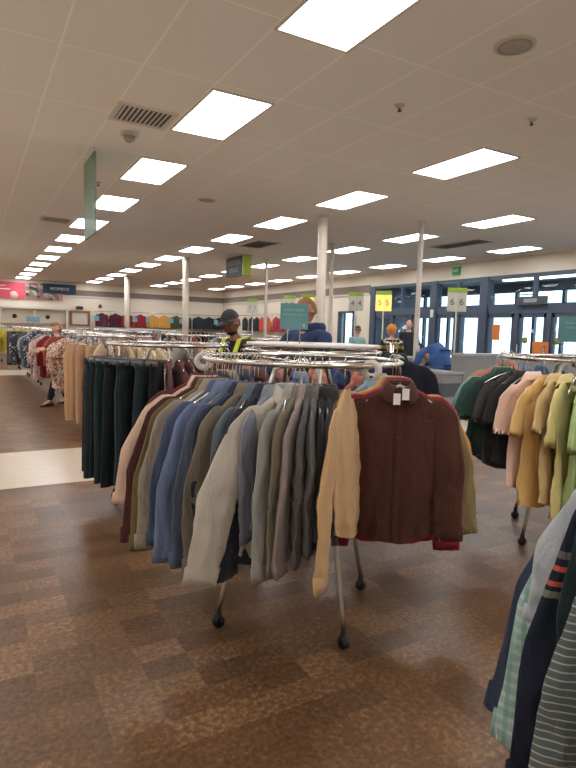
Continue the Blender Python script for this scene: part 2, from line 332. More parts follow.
# ---------------- hanging department signs ----------------
TEALG=mat('green_translucent_sign',(118,142,124),.5,alpha=.9); NAVY=mat('navy_sign',(38,52,62),.5); LIME=mat('lime_edge',(176,200,80),.5,noise_amt=.02)
WT=mat('white_letter',(235,235,230),.6); GT=mat('grey_letter',(150,150,150),.6); TEAL=mat('teal_sign',(88,138,140),.5); PALE=mat('pale_letter',(150,195,195),.6)
t=thing('hanging_sign','tall narrow-looking green department sign hanging by wires over the left aisle','sign',(1.36,7.65,2.62))
obj('panel',MB().box((-.012,-.36,0),(.012,.36,.97)),TEALG,t,smooth=False)
for y in (-.3,.3): obj('wire',MB().tube([(0,y,.97),(0,y,1.04)],.003,6),STEEL,t)
for s,rz in ((1,PI/2),(-1,-PI/2)):
    lettering("WOMEN'S",.15,GT,t,(.014*s,0,.6),(PI/2,0,rz))
t=thing('hanging_sign','dark navy customer service sign with a lime green edge hanging over the racks','sign',(7.0,15.65,3.06))
obj('panel',MB().box((-.12,-.6,0),(.02,.6,.56)),NAVY,t,smooth=False); obj('edge',MB().box((-.12,-.66,-.01),(.14,-.6,.58)),LIME,t,smooth=False)
for y in (-.45,.45): obj('wire',MB().tube([(-.05,y,.56),(-.05,y,.6)],.004,6),STEEL,t)
lettering('CUSTOMER',.19,GT,t,(-.123,0,.38),(PI/2,0,-PI/2)); lettering('SERVICE',.19,GT,t,(-.123,0,.17),(PI/2,0,-PI/2))
# banners on back wall
t=thing('wall_banner','large pink banner under the ceiling at the far left of the back wall','banner',(-.2,Y1-.05,2.68))
obj('panel',MB().box((-2.2,-.02,0),(2.62,.02,.80)),mat('pink_banner',(214,88,104),.7,noise_amt=.05),t,smooth=False)
obj('round_mark',MB().lathe([(.19,0),(.19,.01)],n=24),mat('pale_round_mark',(235,190,185),.7),t).rotation_euler=(PI/2,0,0)
t.children[1].location=(2.1,-.02,.17)
obj('pale_line',MB().box((1.1,-.024,.59),(1.75,-.02,.64)),WT,t,smooth=False); obj('pale_line',MB().box((.7,-.024,.43),(1.95,-.02,.47)),WT,t,smooth=False)
t=thing('wall_picture','photographic banner of clothes beside the pink one on the back wall','banner',(3.4,Y1-.05,2.68))
obj('panel',MB().box((-.97,-.02,0),(.75,.02,.80)),fabric((150,120,110),'floral',((95,70,60),(200,150,150),(180,180,170),(60,80,60)),14),t,smooth=False)
t=thing('wall_banner','navy blue banner with white lettering overlapping the picture banner','banner',(4.0,Y1-.12,3.04))
obj('panel',MB().box((-.78,-.02,0),(.78,.02,.46)),mat('navy_banner',(40,66,92),.7),t,smooth=False); lettering('WOMEN\'S',.2,WT,t,(0,-.025,.22))

# ---------------- racks ----------------
RR=.51; RZ=1.352
def make_rack(lab):
    t=thing('round_rack',lab,'clothes rack')
    obj('rail',MB().tube([(RR*math.cos(a*2*PI/64),RR*math.sin(a*2*PI/64),RZ) for a in range(64)],.0135,10,True),CHROME,t)
    sp=MB()
    for k in range(4):
        a=PI/4+k*PI/2; c,s=math.cos(a),math.sin(a); sp.tube([(0,0,RZ-.02),(c*RR,s*RR,RZ-.012)],.008,8)
    obj('spoke',sp,CHROME,t); obj('hub',MB().lathe([(.03,RZ-.06),(.035,RZ-.03),(.035,RZ-.005),(.02,RZ+.005)],n=20),CHROME,t)
    for k in range(4):
        a=PI/4+k*PI/2; c,s=math.cos(a),math.sin(a)
        l=obj('leg',MB().tube([(c*.10,s*.10,RZ-.025),(c*.16,s*.16,RZ-.05),(c*.21,s*.21,1.15),(c*.43,s*.43,.16),(c*.45,s*.45,.085)],.013,8),STEEL,t)
        w=MB().tube([(c*.45-s*.014,s*.45+c*.014,.03),(c*.45+s*.014,s*.45-c*.014,.03)],.03,14).tube([(c*.45,s*.45,.045),(c*.45,s*.45,.09)],.016,8).box((c*.45-.015,s*.45-.015,.03),(c*.45+.015,s*.45+.015,.07))
        obj('caster',w,RUBBER,l)
    obj('brace',MB().tube([(.45*.72*math.cos(PI/4+k*PI/2),.45*.72*math.sin(PI/4+k*PI/2),.62) if False else ((.30)*math.cos(PI/4+k*PI/2),(.30)*math.sin(PI/4+k*PI/2),.74) for k in range(4)],.006,6,True),STEEL,t)
    return t
rack0=make_rack('nearest round chrome rack full of long-sleeved shirts in the middle of the picture')
MAIN=(1.51,2.53); rack0.location=(*MAIN,0); rack0.rotation_euler=(0,0,R(-44))
def rack(x,y,lab,rz=0): return dup(rack0,(x,y,0),rz,lab)

# ---------------- garments ----------------
def nz(x,y,z): return noise.noise(Vector((x,y,z)))
def smooth(t): return t*t*(3-2*t)
def interp(tab,x):
    for (a,va),(b,vb) in zip(tab,tab[1:]):
        if x<=b: 
            t=(x-a)/(b-a) if b>a else 0
            return tuple(p+(q-p)*t for p,q in zip(va,vb)) if isinstance(va,tuple) else va+(vb-va)*t
    return tab[-1][1]
class Shirt:
    """local frame: origin on the rail, X across the shoulders, -Y is the front"""
    def __init__(s,seed,L=.80,sw=.205,hw=.25,th=.024,sleeve='long',sl=.60,spread=.07,swing=(0,0),res=1.0,hemc=.05,fold=1.0,top=-.124,sa=1.0):
        s.__dict__.update(locals()); del s.__dict__['s']
        s.prof=[(0,(.058,.024)),(.02,(.082,.026)),(.05,(.14,.022)),(.085,(sw-.02,.016)),(.115,(sw,th*.55)),(.2,(sw-.004,th*.8)),(.5,(sw*.55+hw*.45,th)),(L+top,(hw,th*1.15))]
    def dy(s,x,h):
        t=min(1,max(0,(h-.03)/(s.L+s.top))); k=s.fold; q=s.seed
        r1=1-2.4*abs(nz(x*9+q*3.1+h*.8,h*1.0,q)); r2=1-2.2*abs(nz(x*16-h*3.5,h*5+q,q+5)); r3=1-2.2*abs(nz(x*14+h*6,h*7-q,q+8))
        return k*((.010+.030*t)*t*r1+.034*t*nz(x*3,h*1.6,q+2)+(.0055*r2+.0055*r3)*min(1,t*7)+.004*nz(x*34,h*20,q+9)*min(1,t*8))
    def surf(s,x,h,side):
        w,d=interp(s.prof,h); q=max(0,1-min(1,abs(x)/w)**2)
        return side*d*q**.6+s.dy(x,h)
    def body(s):
        n=max(12,int(60*s.res)); m=max(7,int(46*s.res)); H=s.L+s.top; L=[]
        hs=[0,.012,.028,.045,.06,.078,.1,.13]+[.13+(H-.13)*(i/(m))for i in range(1,m+1)]
        for h in hs:
            w,d=interp(s.prof,h); lp=[]; t=h/H
            wl=1+.06*t*nz(h*5,s.seed,2.2)+.05*t*nz(h*2,s.seed,7); wr=1+.06*t*nz(h*5,s.seed,12.2)+.05*t*nz(h*2,s.seed,17)
            for k in range(n):
                a=2*PI*k/n; c,sn=math.cos(a),math.sin(a)
                x=w*(wl if c<0 else wr)*math.copysign(abs(c)**.9,c); y=d*math.copysign(abs(sn)**1.15,sn)*(1+.5*t*nz(x*8,h*3,s.seed+sn))+s.dy(x,h)
                z=s.top-h+s.hemc*(abs(c)**2)*smooth(max(0,(t-.6)/.4))+.012*t*nz(x*6,s.seed,1)
                if h<.03: z+=.012*sn*(1-h/.03)    # back of the neck higher
                lp.append((x,y,z))
            L.append(lp)
        return MB().loops(L)
    def path(s,sd,u):
        sp=s.spread*(1+.3*nz(s.seed,sd,4)); sw=s.sw; tp=s.top
        P=[(0,(sw-.075,tp-.115)),(.08,(sw-.02,tp-.118)),(.18,(sw+.012,tp-.16)),(.5,(sw+.018+sp*.62,tp-.11-s.sl*.48)),(1,(sw+.005+sp,tp-.10-s.sl))]
        if s.sleeve=='short': P=[(0,(sw-.075,tp-.115)),(.25,(sw-.02,tp-.118)),(.6,(sw+.02,tp-.175)),(1,(sw+.03+sp*.5,tp-.10-s.sl))]
        x,z=interp(P,u); return x+.008*nz(u*3,s.seed,sd*2+.5)*min(1,u*3),z
    def srad(s,u):
        if s.sleeve=='short': return interp([(0,(.05,.010)),(.3,(.062,.018)),(1,(.088,.026))],u)
        return interp([(0,(.045,.008)),(.10,(.060,.013)),(.2,(.080,.018)),(.5,(.080,.019)),(.88,(.068,.018)),(1,(.060,.015))],u)
    def ring(s,sd,u,n,grow=1.0):
        x,z=s.path(sd,u); x2,z2=s.path(sd,min(1,u+.06)); x1,z1=s.path(sd,max(0,u-.06))
        tx,tz=x2-x1,z2-z1; l=math.hypot(tx,tz) or 1; tx/=l; tz/=l; nx,nzv=-tz,tx   # normal in XZ
        a_,b_=s.srad(u); a_*=s.sa; sg=1 if sd>0 else -1; si=0 if sd<0 else 1; q=s.seed+sd*3.3
        yo=s.swing[si]*smooth(min(1,u*1.2))+(.014*nz(u*2.0,q,1)+.004*(1-2.4*abs(nz(u*6,q,2))))*min(1,u*4)
        lp=[]; ln=s.sl/.6
        for k in range(n):
            a=2*PI*k/n; c,sn=math.cos(a),math.sin(a)
            r=1+.07*nz(c*1.4+q,u*3.5*ln,sn*.8)*min(1,u*4)
            px=a_*r*c*grow; py=b_*math.copysign(abs(sn)**1.2,sn)*grow*(1+.5*nz(c*2,u*5*ln,q+sn)); f=(.008*(1-2.3*abs(nz(c*1.5+u*2.2*ln+q,u*2.5*ln,q+4)))+.005*(1-2.3*abs(nz(c*2+u*6*ln,u*9*ln,q+6))))*min(1,u*3)
            lp.append((sg*(x+nx*px),py+yo+f,z+nzv*px))
        return lp
    def sleeve_mb(s,sd):
        n=max(8,int(26*s.res)); m=max(5,int((36 if s.sleeve=='long' else 16)*s.res))
        L=[s.ring(sd,i/m,n) for i in range(m+1)]
        c=[sum(p[i] for p in L[-1])/n for i in range(3)]; L.append([tuple(c[i]+(p[i]-c[i])*.85+(0,0,.03)[i] for i in range(3)) for p in L[-1]])
        return MB().loops(L,cap=(False,True))
    def cuff(s,sd):
        n=max(8,int(22*s.res)); return MB().loops([s.ring(sd,u,n,g) for u,g in ((.895,1.07),(.90,1.13),(.95,1.15),(1,1.16),(1,1.05))])
    def collar(s):
        t=s.top; L=[[],[],[],[],[]]; n=26
        for k in range(n+1):
            q=-1+2*k/n; a=PI/2+q*R(158); c,sn=math.cos(a),math.sin(a); fr=smooth(max(0,(abs(q)-.55)/.45))
            for i,(rx,ry,z) in enumerate(((.056,.026,-.012),(.058,.028,.022-.02*fr),(.064,.036,.028-.03*fr),(.080+.02*fr,.050,-.002-.035*fr),(.088+.03*fr,.055,-.028-.055*fr))):
                L[i].append((rx*c,ry*sn-.006*fr,t+z))
        return MB().loops(L,closed=False)
    def placket(s):
        H=s.L+s.top; L=[]
        for i in range(26):
            h=.03+(H-.035)*i/25
            L.append([(x,s.surf(x,h,-1)-e,s.top-h) for x,e in ((-.018,.001),(-.016,.006),(.0,.007),(.016,.006),(.018,.001))])
        return MB().loops(L,closed=False)
    def button(s,i):
        h=.07+i*.095; y=s.surf(0,h,-1)-.012; z=s.top-h
        return MB().tube([(0,y,z),(0,y+.005,z)],.0065,8)
def make_shirt(label,mt,cat='shirt',name='shirt',group=None,collar=True,placket=False,buttons=0,trim=None,cuffs=True,tagm=None,**kw):
    s=Shirt(**kw); t=thing(name,label,cat,group=group)
    obj('body',s.body(),mt,t)
    if s.sleeve:
        for sd in (-1,1):
            sl=obj('sleeve',s.sleeve_mb(sd),mt,t)
            if s.sleeve=='long' and cuffs: obj('cuff',s.cuff(sd),trim or mt,sl)
            elif trim: obj('cuff',MB().loops([s.ring(sd,u,22,g) for u,g in ((.9,1.03),(.92,1.07),(1,1.07),(1,1.0))]),trim,sl)
    if collar: obj('collar',s.collar(),trim or mt,t)
    if placket:
        p=obj('placket',s.placket(),mt,t)
        for i in range(buttons): obj('button',s.button(i),BLACKP if buttons<0 else mat('dark_button',(60,45,38),.4),p)
    if tagm:
        y=s.surf(0,.03,-1)-.05
        for dx,dz in ((-.02,-.185),(.022,-.16)):
            obj('price_tag',MB().box((dx-.017,-.062,dz-.028),(dx+.017,-.060,dz+.028)),tagm,t,smooth=False,label='white paper price tag')
    return t
def simple_shirt_mesh(**kw):
    """light one-piece garment for racks further off"""
    s=Shirt(**kw); mb=s.body()
    if s.sleeve:
        for sd in (-1,1):
            q=s.sleeve_mb(sd); mb.add(q.v,q.f)
    c=s.collar() if kw.get('res',1)>.5 else None
    if c: mb.add(c.v,c.f)
    return mb.mesh('shirt',fabric((128,128,128)))
def pants_mb(seed,L=1.0,wd=.17,th=.035,res=1.0,top=-.145,flare=1.0):
    mb=MB(); n=max(10,int(26*res)); m=max(7,int(26*res)); L0=[]
    def fy(x,h): return (.018*nz(x*8+seed,h*1.2,seed)+.008*nz(x*24,h*2,seed+3))*min(1,h*5)
    for i in range(8):
        h=.28*i/7; w=wd*(.94+.12*smooth(i/7)); 
        L0.append([(w*math.cos(2*PI*k/n),th*math.sin(2*PI*k/n)+fy(w*math.cos(2*PI*k/n),h),top-h) for k in range(n)])
    mb.loops(L0)
    for sd in (-1,1):
        LL=[]
        for i in range(m+1):
            t=i/m; h=.2+(L-.2)*t; w=wd*(.52-.06*t*(2-flare)+.10*t*(flare-1)); cx=sd*(wd*.5+.01*t)
            LL.append([(cx+w*math.cos(2*PI*k/n),th*(.95-.2*t)*math.sin(2*PI*k/n)*(1+.1*nz(k*.5,t*4,seed))+fy(cx+w*math.cos(2*PI*k/n),h)*(1+t),top-h) for k in range(n)])
        mb.loops(LL)
    return mb
def waist_mb(wd=.17,th=.035,top=-.145,seed=0):
    n=26; return MB().loops([[(wd*.95*g*math.cos(2*PI*k/n),th*g*math.sin(2*PI*k/n),top+z) for k in range(n)] for z,g in ((-.045,1.02),(-.04,1.07),(0,1.05),(.003,1.0),(-.02,.97))])
def make_pants(label,mt,seed,group=None,name='trousers',**kw):
    t=thing(name,label,'trousers',group=group); obj('legs',pants_mb(seed,**kw),mt,t); k={q:kw[q] for q in ('wd','th') if q in kw}
    obj('waistband',waist_mb(**k),mt,t); return t
# hangers -----------------------------------------------------------
def hook_mb(): 
    return MB().tube([(0.012,0,.008)]+[(.017*math.cos(a),0,.004+.017*math.sin(a)) for a in [R(x) for x in range(20,200,25)]]+[(-.014,0,-.006),(-.004,0,-.022),(0,0,-.035),(0,0,-.127)],.0022,6)
def make_hanger(label,m,hookm,group,kind='shirt'):
    t=thing('hanger',label,'hanger',group=group); mb=MB()
    if kind=='shirt':
        mb.tube([(-.18,0,-.217),(-.14,0,-.19),(-.07,0,-.15),(0,0,-.124),(.07,0,-.15),(.14,0,-.19),(.18,0,-.217)],[.005,.007,.007,.008,.007,.007,.005],8)
        mb.tube([(-.178,0,-.22),(.178,0,-.22)],.003,6)
    else:
        mb.tube([(-.15,0,-.13),(0,0,-.124),(.15,0,-.13)],.004,8)
        for x in (-.15,.15): mb.box((x-.008,-.046,-.165),(x+.008,.046,-.128))
    obj('bar',mb,m,t); obj('hook',hook_mb(),hookm,t); return t
def make_wire(label,group):
    return make_hanger(label,CHROME,CHROME,group)
TAGM=mat('white_price_tag',(232,228,220),.7)
def polar(c,psi,r=RR):
    ph=math.atan2(-c[1],-c[0])+R(psi); return (c[0]+r*math.cos(ph),c[1]+r*math.sin(ph),RZ+.0135),ph
H_CLEAR=H_GREY=H_WIRE=None
_first={}
def hanger(c,psi,twist,kind,label,group,rail_z=None,loc=None,rz=None):
    if loc is None: loc,ph=polar(c,psi); rz=ph+R(twist)
    if kind not in _first:
        if kind=='clear': h=make_hanger(label,CLEAR,CHROME,group)
        elif kind=='grey': h=make_hanger(label,mat('grey_hanger_plastic',(120,115,110),.4),CHROME,group)
        elif kind=='wire': h=make_wire(label,group)
        elif kind=='clip': h=make_hanger(label,mat('smoke_plastic',(90,88,86),.4),CHROME,group,'clip')
        _first[kind]=h; h.location=loc; h.rotation_euler=(0,0,rz); return h
    return dup(_first[kind],loc,rz,label,group)

def hang(c,psi,twist,t,hk,hl,hg):
    loc,ph=polar(c,psi); t.location=loc; t.rotation_euler=(0,0,ph+R(twist)); 
    if hk: hanger(c,psi,twist,hk,hl,hg)

def short(l): return ' '.join(l.split(', ')[0].split()[:12])
# ---- main rack shirts (psi: 0 towards the viewer, + to the right) ----
HG='hangers on the nearest rack'
M=[ # psi,twist,colour,label,kw
 (-84,0,(96,30,36),'dark maroon shirt on the nearest rack, behind the peach one at its left end',dict(L=.80)),
 (-70,4,(212,176,150),'peach long-sleeved blouse at the left end of the nearest rack',dict(L=.66,sl=.5,spread=.16)),
 (-63,2,(74,28,28),'deep maroon shirt hanging low between the peach and olive shirts',dict(L=.86,spread=.12)),
 (-56,0,(98,88,46),'olive green shirt left of the grey and blue shirts on the nearest rack',dict(L=.86,spread=.13)),
 (-51.5,-2,(140,128,112),'warm grey long-sleeved shirt between the olive and the first blue shirt',dict(L=.84,spread=.12)),
 (-46,0,(68,82,110),'dusty blue cotton shirt, leftmost of the blue shirts',dict(L=.80,spread=.10)),
 (-41,-3,(94,110,146),'bright blue dress shirt with a wide sleeve and cuff hanging forward',dict(L=.84,spread=.14,placket=True)),
 (-35.5,-2,(78,88,112),'slate blue shirt right of the bright blue dress shirt',dict(L=.86,spread=.08)),
 (-31,-6,(34,40,60),'dark navy shirt behind the slate blue one',dict(L=.82,spread=.04)),
 (-27,-12,(108,98,80),'khaki brown long-sleeved shirt left of the big light grey shirt',dict(L=.86,spread=.09)),
 (-22,-10,(82,94,104),'steel blue shirt just right of the khaki brown one',dict(L=.84,spread=.05)),
 (-18,-12,(36,40,54),'charcoal navy shirt partly behind the big light grey shirt',dict(L=.88,spread=.04)),
 (-13.5,-14,(120,124,136),'pale slate shirt showing behind the big light grey shirt',dict(L=.74,spread=-.02,sw=.18)),
 (-7,-36,(176,166,150),'big light grey-taupe button shirt spread out at the front of the nearest rack',dict(L=.86,spread=.24,placket=True,flip=True,hw=.24,sa=1.25,sl=.64)),
 (-3,-26,(140,138,132),'mid grey shirt just right of the big light grey-taupe shirt',dict(L=.86,spread=.05)),
 (-0.8,-20,(108,98,78),'olive khaki shirt in the middle of the nearest rack beside the grey one',dict(L=.84,spread=.03)),
 (1.2,-14,(138,122,116),'mauve taupe shirt between the olive khaki and the dark grey shirts',dict(L=.84,spread=.03)),
 (4,-11,(80,76,76),'dark grey shirt left of the black one on the nearest rack',dict(L=.80,spread=.0)),
 (6.5,-11,(92,88,84),'charcoal grey shirt next to the black shirt',dict(L=.76,spread=.0,sw=.19)),
 (10,-12,(28,26,26),'black shirt beside the gap on the nearest rack',dict(L=.80,spread=-.01,sw=.185)),
 (13.5,-15,(36,34,36),'dark charcoal shirt inside the gap, behind the black shirt',dict(L=.78,spread=.0,sw=.19)),
 (104,-14,(222,140,62),'orange long-sleeved shirt behind the brown one at the right end',dict(L=.93,sl=.52,sw=.25,spread=.17)),
 (98,-10,(140,120,74),'olive yellow satin shirt behind the brown shirt, its buttoned sleeve at the right',dict(L=.93,sw=.24,spread=.17,hw=.29)),
 (92,-5,(150,26,52),'crimson blouse showing under the hem of the brown shirt',dict(L=1.0,sl=.80,sw=.225,spread=.07,hw=.26)),
 (122,0,(120,160,180),'light blue shirt glimpsed behind the orange shirt',dict(L=.7,spread=.05)),
 (136,0,(176,96,76),'rust coloured shirt on the far side of the nearest rack',dict(L=.7,spread=.03)),
 (150,0,(40,52,92),'royal navy shirt on the far side of the nearest rack',dict(L=.7,spread=.03)),
 (165,0,(196,120,92),'coral shirt on the far side of the nearest rack',dict(L=.7,spread=.03)),
 (180,0,(120,140,160),'grey blue shirt at the very back of the nearest rack',dict(L=.7,spread=.03)),
 (-165,0,(168,110,96),'dusty pink shirt on the far side of the nearest rack',dict(L=.7,spread=.03)),
 (-150,0,(92,50,46),'chestnut shirt on the far side of the nearest rack',dict(L=.7,spread=.03)),
 (-136,0,(60,62,80),'ink blue shirt on the far left side of the nearest rack',dict(L=.74,spread=.03)),
 (-122,0,(150,130,110),'sand shirt on the far left side of the nearest rack',dict(L=.74,spread=.03)),
 (-111,0,(52,54,66),'dark slate shirt behind the left end of the nearest rack',dict(L=.74,spread=.05)),
]
rnd=random.Random(7)
for i,(psi,tw,c,lab,kw) in enumerate(M):
    kw=dict(kw); flip=kw.pop('flip',False); pl=kw.pop('placket',False)
    kw.setdefault('hw',.225); kw.setdefault('th',.02); kw.setdefault('sl',kw['L']-.21)
    if abs(psi)>112: kw.update(res=.6)
    sh=make_shirt(lab,fabric(c),seed=i*1.7+1,placket=pl,buttons=6 if pl else 0,swing=(rnd.uniform(-.03,.03),rnd.uniform(-.03,.03)),**kw)
    hang(MAIN,psi,tw+(180 if flip else 0),sh,'clear' if i%3 else 'grey','hanger of the '+short(lab),HG)
# tan shirt swinging in front of the brown one
sh=make_shirt('tan shirt whose long sleeve hangs in front of the brown shirt at the left',fabric((194,148,94)),seed=41.3,L=.76,sl=.66,sw=.20,spread=.14,hw=.21,th=.03,swing=(0,-.02),collar=False,sa=1.25,placket=True)
hang(MAIN,22,-37,sh,'clear','hanger holding the tan shirt',HG)
# brown shirt facing the viewer
sh=make_shirt('dark brown button shirt facing the viewer at the right end of the nearest rack',fabric((78,39,27)),seed=23.1,L=.93,sl=.68,spread=.07,sw=.205,hw=.215,th=.03,fold=.8,swing=(.05,-.01),placket=True,buttons=7,tagm=TAGM)
hang(MAIN,75,13,sh,'clear','clear hanger holding the dark brown button shirt',HG)
# empty hangers along the rail
for i,p in enumerate((-58,-50,-44,-38,-33,-24,-7)):
    hanger(MAIN,p,rnd.uniform(-7,7),('wire','clear','wire')[i%3],'empty hanger pushed between the shirts of the nearest rack','empty hangers on the nearest rack')
# size dividers
def divider(c,psi,lab,first=[None]):
    loc,ph=polar(c,psi); loc=(loc[0],loc[1],RZ)
    if first[0] is None:
        t=thing('size_divider',lab,'size divider'); L=[]; n=28
        for r,y in ((.016,-.0015),(.048,-.0015),(.048,.0015),(.016,.0015),(.016,-.0015)): L.append([(r*math.cos(2*PI*k/n),y,-.02+r*math.sin(2*PI*k/n)) for k in range(n)])
        obj('disc',MB().loops(L),mat('frosted_white_disc',(205,203,198),.35,alpha=.9),t); obj('letter',MB().box((-.008,-.003,-.055),(.008,-.0016,-.045)),BLACKP,t,smooth=False); first[0]=t
        t.location=loc; t.rotation_euler=(0,0,ph)
    else: t=dup(first[0],loc,ph,lab)
    return t
divider(MAIN,38,'round white size divider on the rail left of the brown shirt').rotation_euler=(0,0,math.atan2(-MAIN[1],-MAIN[0])+R(38+42))
divider(MAIN,-80,'round white size divider at the left end of the nearest rail').rotation_euler=(0,0,math.atan2(-MAIN[1],-MAIN[0])+R(-78))

# ---- second rack with the teal sign, right behind ----
C2=(2.27,3.65); rack(*C2,'round chrome rack right behind the nearest one, carrying the teal sign and a white top',.3)
tp=obj('rack_topper',MB().lathe([(.50,RZ+.035),(.505,RZ+.04),(.505,RZ+.052),(.50,RZ+.056)],n=48),mat('pale_grey_board',(205,200,190),.35)); tp.location=(*C2,0); tag(tp,'round pale tabletop board lying on top of the rack with the teal sign','rack top')
B2=[(-80,(112,52,48)),(-68,(60,70,110)),(-56,(196,110,80)),(-45,(70,92,140)),(-33,(40,50,80)),(-22,(150,70,60)),(-10,(70,90,150)),(2,(190,100,70)),(14,(50,70,120)),(26,(120,60,50)),(38,(60,80,130)),(50,(40,46,60))]
for i,(p,c) in enumerate(B2):
    sh=make_shirt('%s seen through the gap behind the nearest rail'%['brick red shirt','indigo shirt','orange-rust shirt','denim blue shirt','dark navy shirt','russet shirt','blue shirt','terracotta shirt','deep blue shirt','reddish brown shirt','mid blue shirt','blue-black shirt'][i],fabric(c),seed=60+i,L=.78,sl=.55,spread=.04,res=.6,cuffs=False)
    hang(C2,p,rnd.uniform(-6,6),sh,'clear','hanger of the '+['brick red','indigo','orange-rust','denim blue','dark navy','russet','blue','terracotta','deep blue','reddish brown','mid blue','blue-black'][i]+' shirt on the teal sign rack','hangers on the teal sign rack')
PUFF=fabric((28,31,44))
CW_=(3.04,3.65)
t=thing('coat_stand','low chrome four-way stand of dark coats behind the brown shirt','clothes rack',(*CW_,0),-R(29.5))
obj('post',MB().tube([(0,0,.05),(0,0,1.42)],.018,10),CHROME,t)
for dx,dy in ((0,-1),(0,1),(1,0),(-1,0)): 
    if dx==0: obj('arm',MB().tube([(0,0,1.42),(0,dy*.36,1.42),(0,dy*.38,1.44)],.011,8),CHROME,t)
    obj('foot',MB().tube([(0,0,.06),(dx*.36,dy*.36,.045)],.014,8).tube([(dx*.36-.012,dy*.36,.025),(dx*.36+.012,dy*.36,.025)],.025,12),STEEL,t)
for i,(dy,lab) in enumerate(((-.26,'black padded coat nearest, facing the viewer behind the brown shirt'),(-.10,'blue-black winter coat directly behind the nearest black coat'),(.14,'dark coat at the rear arm of the coat stand'),(.26,'last dark coat on the rear arm of the coat stand'))):
    sh=make_shirt(lab,PUFF if i%2==0 else fabric((30,34,50)),'coat','coat',seed=80+i,L=.86,sl=.64,spread=.10,sw=.225,hw=.27,th=.06,res=.8,swing=(-.03,.02))
    a=-R(29.5); loc=(CW_[0]-dy*math.sin(a),CW_[1]+dy*math.cos(a),1.44); sh.location=loc; sh.rotation_euler=(0,0,a+R(4*i))
    hanger(None,0,0,'grey','grey hanger under a dark coat on the coat stand','hangers on the coat stand',loc=loc,rz=a+R(4*i))
def rack_sign(x,y,rz,lines,lab,w=.2,h=.185,z=1.51,m=TEAL):
    t=thing('rack_sign',lab,'sign',(x,y,RZ+.05),rz); z-=RZ+.05
    obj('panel',MB().box((-w/2,-.004,z-.0),(w/2,.004,z+h)),m,t,smooth=False)
    for sx in (-.22,.22): obj('pole',MB().tube([(w*sx,.008,.0),(w*sx,.008,z+.02)],.004,8),STEEL,t)
    for i,l in enumerate(lines): lettering(l,.024,PALE,t,(0,-.006,z+h*(.74-.18*i)))
    lettering('S',.03,WT,t,(w*.36,-.006,z+h*.15)); return t
rack_sign(2.03,3.53,-R(28),['LONG SLEEVE','WOVENS SIZE S'],'teal LONG SLEEVE sign on two thin posts above the second rack')

# ---- dark trousers rack ----
C3=(1.50,4.78); rack(*C3,'round chrome rack of black and dark green trousers left of the nearest rack',.5)
P3=[(-98,(22,24,24),'black wide trousers, leftmost on the dark trousers rack'),(-86,(20,22,24),'black trousers with a gold zip at the left of the dark rack'),(-76,(30,42,46),'dark bottle green trousers next to the black ones'),(-66,(24,32,34),'blackish green trousers, middle of the dark rack'),(-56,(28,50,54),'deep teal trousers on the dark rack'),(-47,(22,30,34),'ink black trousers right of the deep teal pair'),(-38,(38,60,64),'petrol green trousers on the dark rack'),(-29,(22,28,32),'dark slate trousers by the petrol green pair'),(-20,(34,52,56),'muted teal trousers nearest the peach blouse'),(-10,(20,20,22),'black trousers beside the burgundy shirts')]
for i,(p,c,lab) in enumerate(P3):
    t=make_pants(lab,fabric(c),seed=i*2.3+100,L=.95+.04*((i*7)%3)/2,wd=.165+.015*((i*5)%3),th=.035,flare=1.5)
    if i==1: obj('zip',MB().tube([(.0,-.062,-.25),(.0,-.062,-.45)],.004,6),mat('gold_zip',(190,150,90),.3,1),t,label='gold zip')
    hang(C3,p,rnd.uniform(-16,16),t,'clip','clip hanger of the '+short(lab),'clip hangers on the dark trousers rack')
ORDS=['first','second','third','fourth','fifth','sixth','seventh','eighth','ninth','tenth','eleventh','twelfth','thirteenth','fourteenth','fifteenth','sixteenth','seventeenth']
BS=fabric((96,40,44),'vstripe',((130,80,80),))
for i,p in enumerate((0,9,18,27,36,46,56,68,80)):
    sh=make_shirt('burgundy striped shirt, %s from the left, on the dark trousers rack'%ORDS[i],BS,seed=130+i,L=.75,res=.5,collar=False,cuffs=False,spread=.03,group='burgundy striped shirts')
    hang(C3,p,rnd.uniform(-6,6),sh,'wire','wire hanger of the %s burgundy striped shirt from the left'%ORDS[i],'wire hangers on the dark trousers rack')

